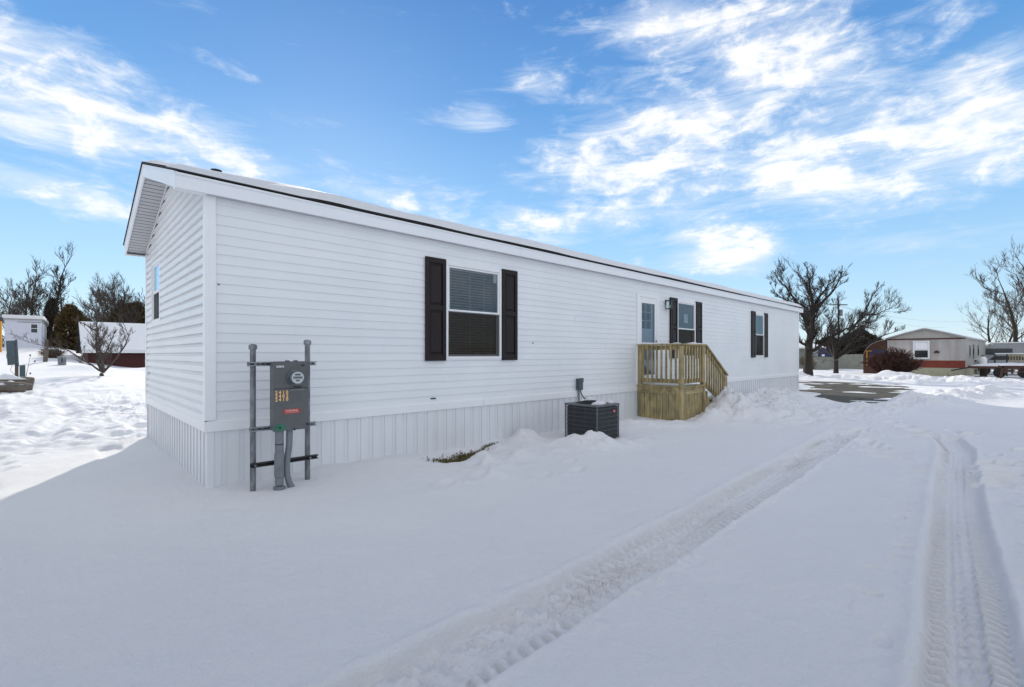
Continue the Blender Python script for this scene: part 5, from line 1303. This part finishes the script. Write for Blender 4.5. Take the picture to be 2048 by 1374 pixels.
b = MB(); b.add([(-.62, -.06, 1.2), (.75, -.06, 1.15), (.55, -.05, 1.9), (-.5, -.05, 1.95), (-.62, 1.7, 1.2), (.75, 1.7, 1.15), (.55, 1.6, 1.9), (-.5, 1.6, 1.95)], [(0, 1, 2, 3), (5, 4, 7, 6), (4, 0, 3, 7), (1, 5, 6, 2), (3, 2, 6, 7)]); b.build('tarpaulin', M['blue'], bo)
MB().box(-.25, 0, -.09, -.062, 1.22, 1.38).build('sign_board', M['white'], bo)
# utility pole and its wires
up_ = foot(1677, 60); uo = empty('utility_pole', up_, 'thin wooden utility pole rising behind the two bare trees', 'utility pole')
MB().tube([(0, 0, -.3), (0, 0, 8.3)], [.14, .09], 8).build('pole', M['bark2'], uo)
b = MB(); b.bar(RV * -1.1 + Vector((0, 0, 7.6)), RV * 1.1 + Vector((0, 0, 7.6)), .1, .12); b.build('crossarm', M['bark2'], uo)
b = MB(); b.tube([RV * .3 + Vector((0, 0, 6.2)), RV * .3 + Vector((0, 0, 7.0))], .2, 12); b.build('transformer', M['galv'], uo)
for k in range(4):
    a = up_ + RV * (-.9 + .6 * k) + Vector((0, 0, 7.66)); c = up_ + RV * 46 + FV * (30 + 6 * k) + Vector((0, 0, 7.7 - .9 * k)); pts = []
    for i in range(17): f = i / 16; p = a.lerp(c, f); p.z -= 4 * f * (1 - f) * .9; pts.append(p)
    tag(MB().tube(pts, .011, 4).build('power_line', M['roofmet']), ['faint power line lowest over the pinkish roof', 'faint power line second from the bottom', 'faint power line second from the top', 'faint power line highest over the pinkish roof'][3 - k], 'power line', 'power lines in the sky right of the pole')

# --- things beside the pinkish home
FRR = R(-90); RV = Vector((0, -1, 0))

def wheel(par, x, y, r, w_, nm='wheel'):
    b = MB(); b.tube([(x - w_ / 2, y, r), (x + w_ / 2, y, r)], r, 16); o = b.build(nm, M['tyre'], par); return o
cmp_ = empty('camper', foot(1972, 39), 'pale grey camper with a rounded front and dark window behind the pinkish home', 'camper', rz=FRR + R(4))
b = MB(); pr = [(-.3, .45), (-.45, .9), (-.35, 1.5), (-.1, 2.0), (.5, 2.22), (5.2, 2.2), (5.3, 1.9), (5.3, .45)]
b.add([(x, 0, z) for x, z in pr] + [(x, 2.2, z) for x, z in pr], [tuple(range(8)), tuple(range(15, 7, -1))] + [(i, i + 8, (i + 1) % 8 + 8, (i + 1) % 8) for i in range(8)]); fixn(b.build('body', M['camper'], cmp_))
b = MB(); b.cbox(-.12, 1.5, -.02, -.003, 1.35, 1.85, .003); b.build('window', M['glassfar'], cmp_)
for x in (1.4, 4.0): b = MB(); b.tube([(x, -.01, .32), (x, .2, .32)], .32, 16); b.build('wheel', M['tyre'], cmp_)
b = MB(); b.cbox(.2, 5.2, .1, 2.1, 2.225, 2.36, .06); b.build('roof_snow', M['snow'], cmp_)
car = empty('parked_car', foot(1992, 33), 'snow-covered car parked between the pinkish home and the wooden railing', 'car', rz=FRR + R(-8))
pr = [(-1.2, .35), (-1.25, .75), (-.95, .95), (-.5, 1.0), (-.15, 1.35), (1.25, 1.38), (1.6, 1.02), (2.4, .95), (2.5, .7), (2.5, .35)]; m = len(pr)
b = MB(); b.add([(x, 0, z) for x, z in pr] + [(x, 1.6, z) for x, z in pr], [tuple(range(m)), tuple(range(2 * m - 1, m - 1, -1))] + [(i, i + m, (i + 1) % m + m, (i + 1) % m) for i in range(m)]); fixn(b.build('body', M['camper'], car))
b = MB(); b.add([(-.35, -.012, 1.03), (-.1, -.012, 1.28), (1.2, -.012, 1.3), (1.45, -.012, 1.03)], [(0, 1, 2, 3)]); b.build('window', M['glassfar'], car)
for x in (-.6, 1.8):
    b = MB(); b.tube([(x, -.02, .32), (x, .2, .32)], .32, 16); b.build('wheel', M['tyre'], car)
b = MB(); b.cbox(-.1, 1.2, .05, 1.55, 1.385, 1.50, .05); b.cbox(-1.15, -.45, .05, 1.55, 1.01, 1.10, .04); b.build('snow', M['snow'], car)
bin_ = empty('rubbish_bin', foot(1967, 30.5), 'small dark green rubbish bin at the corner of the pinkish home', 'bin', rz=FRR)
MB().tube([(0, 0, -.1), (0, 0, .62)], [.17, .21], 14).build('bin_body', M['dkever'], bin_); MB().tube([(0, 0, .62), (0, 0, .68)], [.22, .20], 14).build('lid', M['dark'], bin_)
dk = empty('wooden_railing', foot(2012, 31), 'short weathered deck railing with wooden pickets at the right edge', 'railing', rz=FRR)
for x in (-.55, .0, 1.15): MB().cbox(x, x + .08, 0, .08, -.2, 1.45, .008).build('post', M['dark'] if x < .1 else M['wood'], dk)
MB().cbox(-.46, -.01, .02, .06, 1.30, 1.34, .004).build('rail', M['dark'], dk); MB().cbox(.085, 1.145, .02, .06, 1.38, 1.44, .004).build('rail', M['woodx'], dk); MB().cbox(.085, 1.145, .02, .06, .72, .80, .004).build('rail', M['woodx'], dk)
for k in range(8): x = .15 + k * .125; MB().box(x, x + .05, -.0, .018, .70, 1.42).build('picket', M['wood'], dk)
pt = empty('gas_cylinder', foot(1966, 31.2), 'white gas cylinder standing at the pinkish home corner behind the bin', 'gas cylinder')
autosmooth(MB().tube([(0, 0, -.1), (0, 0, .1), (0, 0, 1.1), (0, 0, 1.22), (0, 0, 1.26)], [.17, .19, .19, .13, .06], 16).build('tank', M['wframe'], pt)); MB().tube([(0, 0, 1.26), (0, 0, 1.36)], .08, 10).build('valve_collar', M['galv'], pt)
tr_ = empty('flatbed_trailer', foot(1985, 28.5), 'low flatbed trailer buried in snow right of the pinkish home', 'trailer', rz=FRR + R(5))
MB().cbox(-1.0, 2.4, 0, 1.7, .52, .66, .02).build('bed', M['brown'], tr_)
b = blob(.8, .85, .655, 1.65, .8, .20, 71, n=28, m=7, lump=.15); autosmooth(b.build('snow', M['snow'], tr_), 80)
for x in (.3, 1.3): MB().tube([(x, -.05, .28), (x, .12, .28)], .28, 16).build('wheel', M['tyre'], tr_)
MB().bar((-1.0, .85, .55), (-1.8, .85, .35), .08, .08).build('drawbar', M['dark'], tr_)
sw = empty('sawhorse_table', foot(2024, 26.5), 'dark brown wooden picnic table with splayed legs at the right edge', 'table', rz=FRR)
MB().cbox(-.55, .75, 0, .7, .70, .75, .008).build('tabletop', M['brown'], sw); MB().cbox(-.4, .7, -.3, -.1, .40, .44, .006).build('bench', M['brown'], sw)
for (x, d) in ((-.35, -.12), (.55, .12)):
    for s in (-1, 1): MB().bar((x, .35 + s * .15, .70), (x + d, .35 + s * .62, -.15), .09, .05).build('leg', M['brown'], sw)
    MB().bar((x, -.2, .38), (x, .9, .38), .08, .05).build('brace', M['brown'], sw)
for k in range(4): MB().box(-.3 + k * .26, -.2 + k * .26, -.02, .0, .30, .69).build('slat', M['brown'], sw)
b = snowstrip((-.5, .35, .751), (.7, .35, .751), .66, .09, 14); autosmooth(b.build('snow', M['snow'], sw), 80)
for i, (px, t, lab) in enumerate(((1838, 27.5, 'small dark stone poking from the snow before the shrub'), (1850, 28.5, 'smaller dark stone behind the first'), )):
    b = blob(0, 0, -.03, .13, .1, .16, 80 + i, n=9, m=4, lump=.6); o = b.build('stone', M['log']); o.location = foot(px, t); tag(o, lab, 'stone', 'stones in front of the pinkish home')
for i, (px, t, a, lab) in enumerate(((1906, 27, .25, 'short dark stick leaning in the snow, left of the two'), (1930, 26.5, .32, 'short dark stick leaning in the snow below the home corner'))):
    b = MB().tube([(0, 0, -.1), tuple(RV * -a * .9 + Vector((0, 0, .28)))], .018, 5); o = b.build('stick', M['dark']); o.location = foot(px, t); tag(o, lab, 'stick', 'sticks in front of the pinkish home')

# --- left side: far white home, yellow building, red house
FL = 0.0; RV = Vector((1, 0, 0))
def onyf(px, Y): x = on_y(px, HOR, Y)[0]; return Vector((x, Y, h1(x, Y)))
wb = onyf(9, 48); wb.z = h1(wb.x + 1, 47.5)
wh = simple_house('mobile_home', wb, R(-1.5), onyf(83, 48).x - wb.x, 9, 2.2, .05, 'farwall', 'roofmet', 'small far white home with thick snow on its flat roof', snow=.28, eave=.16, cat='mobile home')
for (x0, x1, z0, z1) in ((1.45, 1.8, 1.2, 1.85),):
    b = MB(); b.box(x0 - .04, x1 + .04, -.03, -.002, z0 - .04, z1 + .04); wd = b.build('window', M['wframe'], wh); MB().box(x0, x1, -.04, -.031, z0, (z0 + z1) / 2 - .02).build('pane', M['glassfar'], wd); MB().box(x0, x1, -.04, -.031, (z0 + z1) / 2 + .02, z1).build('pane', M['glassfar'], wd)
MB().box(.7, 2.3, -.03, -.002, 1.98, 2.03).build('trim_strip', M['roofmet'], wh); MB().cbox(2.55, 2.62, -.05, -.002, .98, 1.04, .004).build('vent', M['dark'], wh); MB().cbox(2.2, 2.27, -.05, -.002, .55, .61, .004).build('vent', M['dark'], wh)
yb = onyf(-60, 42)
ye_ = simple_house('storage_shed', yb, R(1), onyf(3, 42).x - yb.x, .8, 2.15, .18, 'yellow', 'dark', 'bright yellow shed with a dark roof cut by the left edge', snow=0, eave=.06, cat='shed')
rb = onyf(176, 34); rb.z = on_y(200, 741, 34)[1]
rh = simple_house('house', rb, 0, 9.5, 7.2, on_y(200, 701, 34)[1] - rb.z, 1.75, 'redwall', 'shingle', 'dark red house with a broad snow-covered roof behind the many-stemmed tree', snow=.16, eave=.35)
rhh = on_y(200, 701, 34)[1] - rb.z
MB().box(-.33, 9.83, -.372, -.352, rhh - .15, rhh - .07).build('fascia', M['wframe'], rh)
fh = simple_house('house', onyf(200, 74), 0, 14, 6, 3.0, .8, 'greywall', 'roofmet', 'farther house with pale snowy roof seen over the red house', snow=.2)
# utility pedestal, cabinets, posts
pd = empty('meter_pedestal', foot(40, 17.5), 'bluish grey utility meter pedestal leaning at the left edge', 'utility pedestal', rz=FL); pd.scale = (.68, 1, 1)
pz = at(20, 680, 17.5).z - foot(33, 17.5).z
T_ = Matrix.Rotation(R(-4), 4, 'Y')
b = MB(); b.cbox(-.42, -.10, 0, .22, pz - .88, pz, .012, T_); b.cbox(-.09, .0, .02, .2, pz - .95, pz + .03, .01, T_); b.build('meter_box', M['bluegrey'], pd)
b = MB(); b.cbox(-.20, -.06, .05, .18, -.2, pz - .86, .01); b.build('post', M['log'], pd)
b = MB(); b.cbox(-.02, .20, -.05, .15, -.2, .62, .012); b.build('lower_box', M['bluegrey'], pd)
MB().tube([(-.42, .0, pz - .5), (-.50, .0, pz - .52), (-.50, 0, pz - .65), (-.42, 0, pz - .66)], .012, 6).build('side_handle', M['dark'], pd)
eb = empty('utility_cabinet', foot(124, 26), 'small green-grey utility cabinet standing in the open snow', 'utility cabinet', rz=FL)
MB().cbox(-.17, .17, 0, .25, -.2, .46, .015).build('body', M['galv'], eb); MB().cbox(-.03, .03, -.012, -.001, .14, .38, .004).build('handle', M['dark'], eb)
wp = empty('wooden_post', foot(92, 27), 'weathered grey post stump beside the far white home', 'post')
MB().cbox(-.13, .07, -.08, .08, -.2, .62, .02, Matrix.Rotation(R(4), 4, 'Y')).build('stump', M['log'], wp); MB().cbox(-.2, .12, -.1, .1, .62, .72, .02).build('cap', M['log'], wp); MB().cbox(-.05, .10, -.06, .06, .72, 1.25, .02).build('upper_post', M['log'], wp)
for i, (px, py, t, l, a, lab) in enumerate(((12, 772, 14.2, .85, 12, 'nearest of three snow-capped logs at the left edge'), (24, 762, 15, .9, 6, 'middle one of three snow-capped logs at the left edge'), (34, 754, 15.8, .8, -4, 'farthest snow-capped log, against the meter pedestal'))):
    p = foot(px, t) ; o = empty('log', p, lab, 'log', 'snow-capped logs at the left edge', rz=FL + R(a)); r = .18
    MB().tube([(-l, 0, .20), (-l * .3, .02, .22), (l * .45, 0, .16), (l * .5, 0, .155)], [r, r * .96, r * .85, r * .7], 12).build('trunk', M['log'], o)
    autosmooth(snowstrip((-l, 0, .28), (l * .42, 0, .25), .30, .12, 20 + i).build('snow', M['snow'], o), 80)
wd_ = empty('dry_weed', foot(48, 17.5), 'tall dry weed stalk with dark seed heads beside the pedestal', 'weed')
rg = random.Random(4); b = MB()
pts = [RV * (.02 + .14 * f) + Vector((0, 0, .95 * f)) for f in (0, .3, .6, 1)]; b.tube(pts, [.010, .009, .007, .005], 5); b.tube([pts[2], pts[2] + RV * .18 + Vector((0, 0, .16))], .005, 4)
b.tube([RV * -.05, RV * -.35 + Vector((0, 0, .45)), RV * -.2 + Vector((0, 0, .95))], .006, 4); b.build('stalk', M['stalk'], wd_)
b = MB()
for p in (pts[3], pts[2] + RV * .18 + Vector((0, 0, .16)), pts[1] + RV * .1): b.tube([p, p + Vector((.0, 0, .03)), p + Vector((0, 0, .07))], [.012, .03, .012], 6)
b.build('seed_heads', M['dark'], wd_)
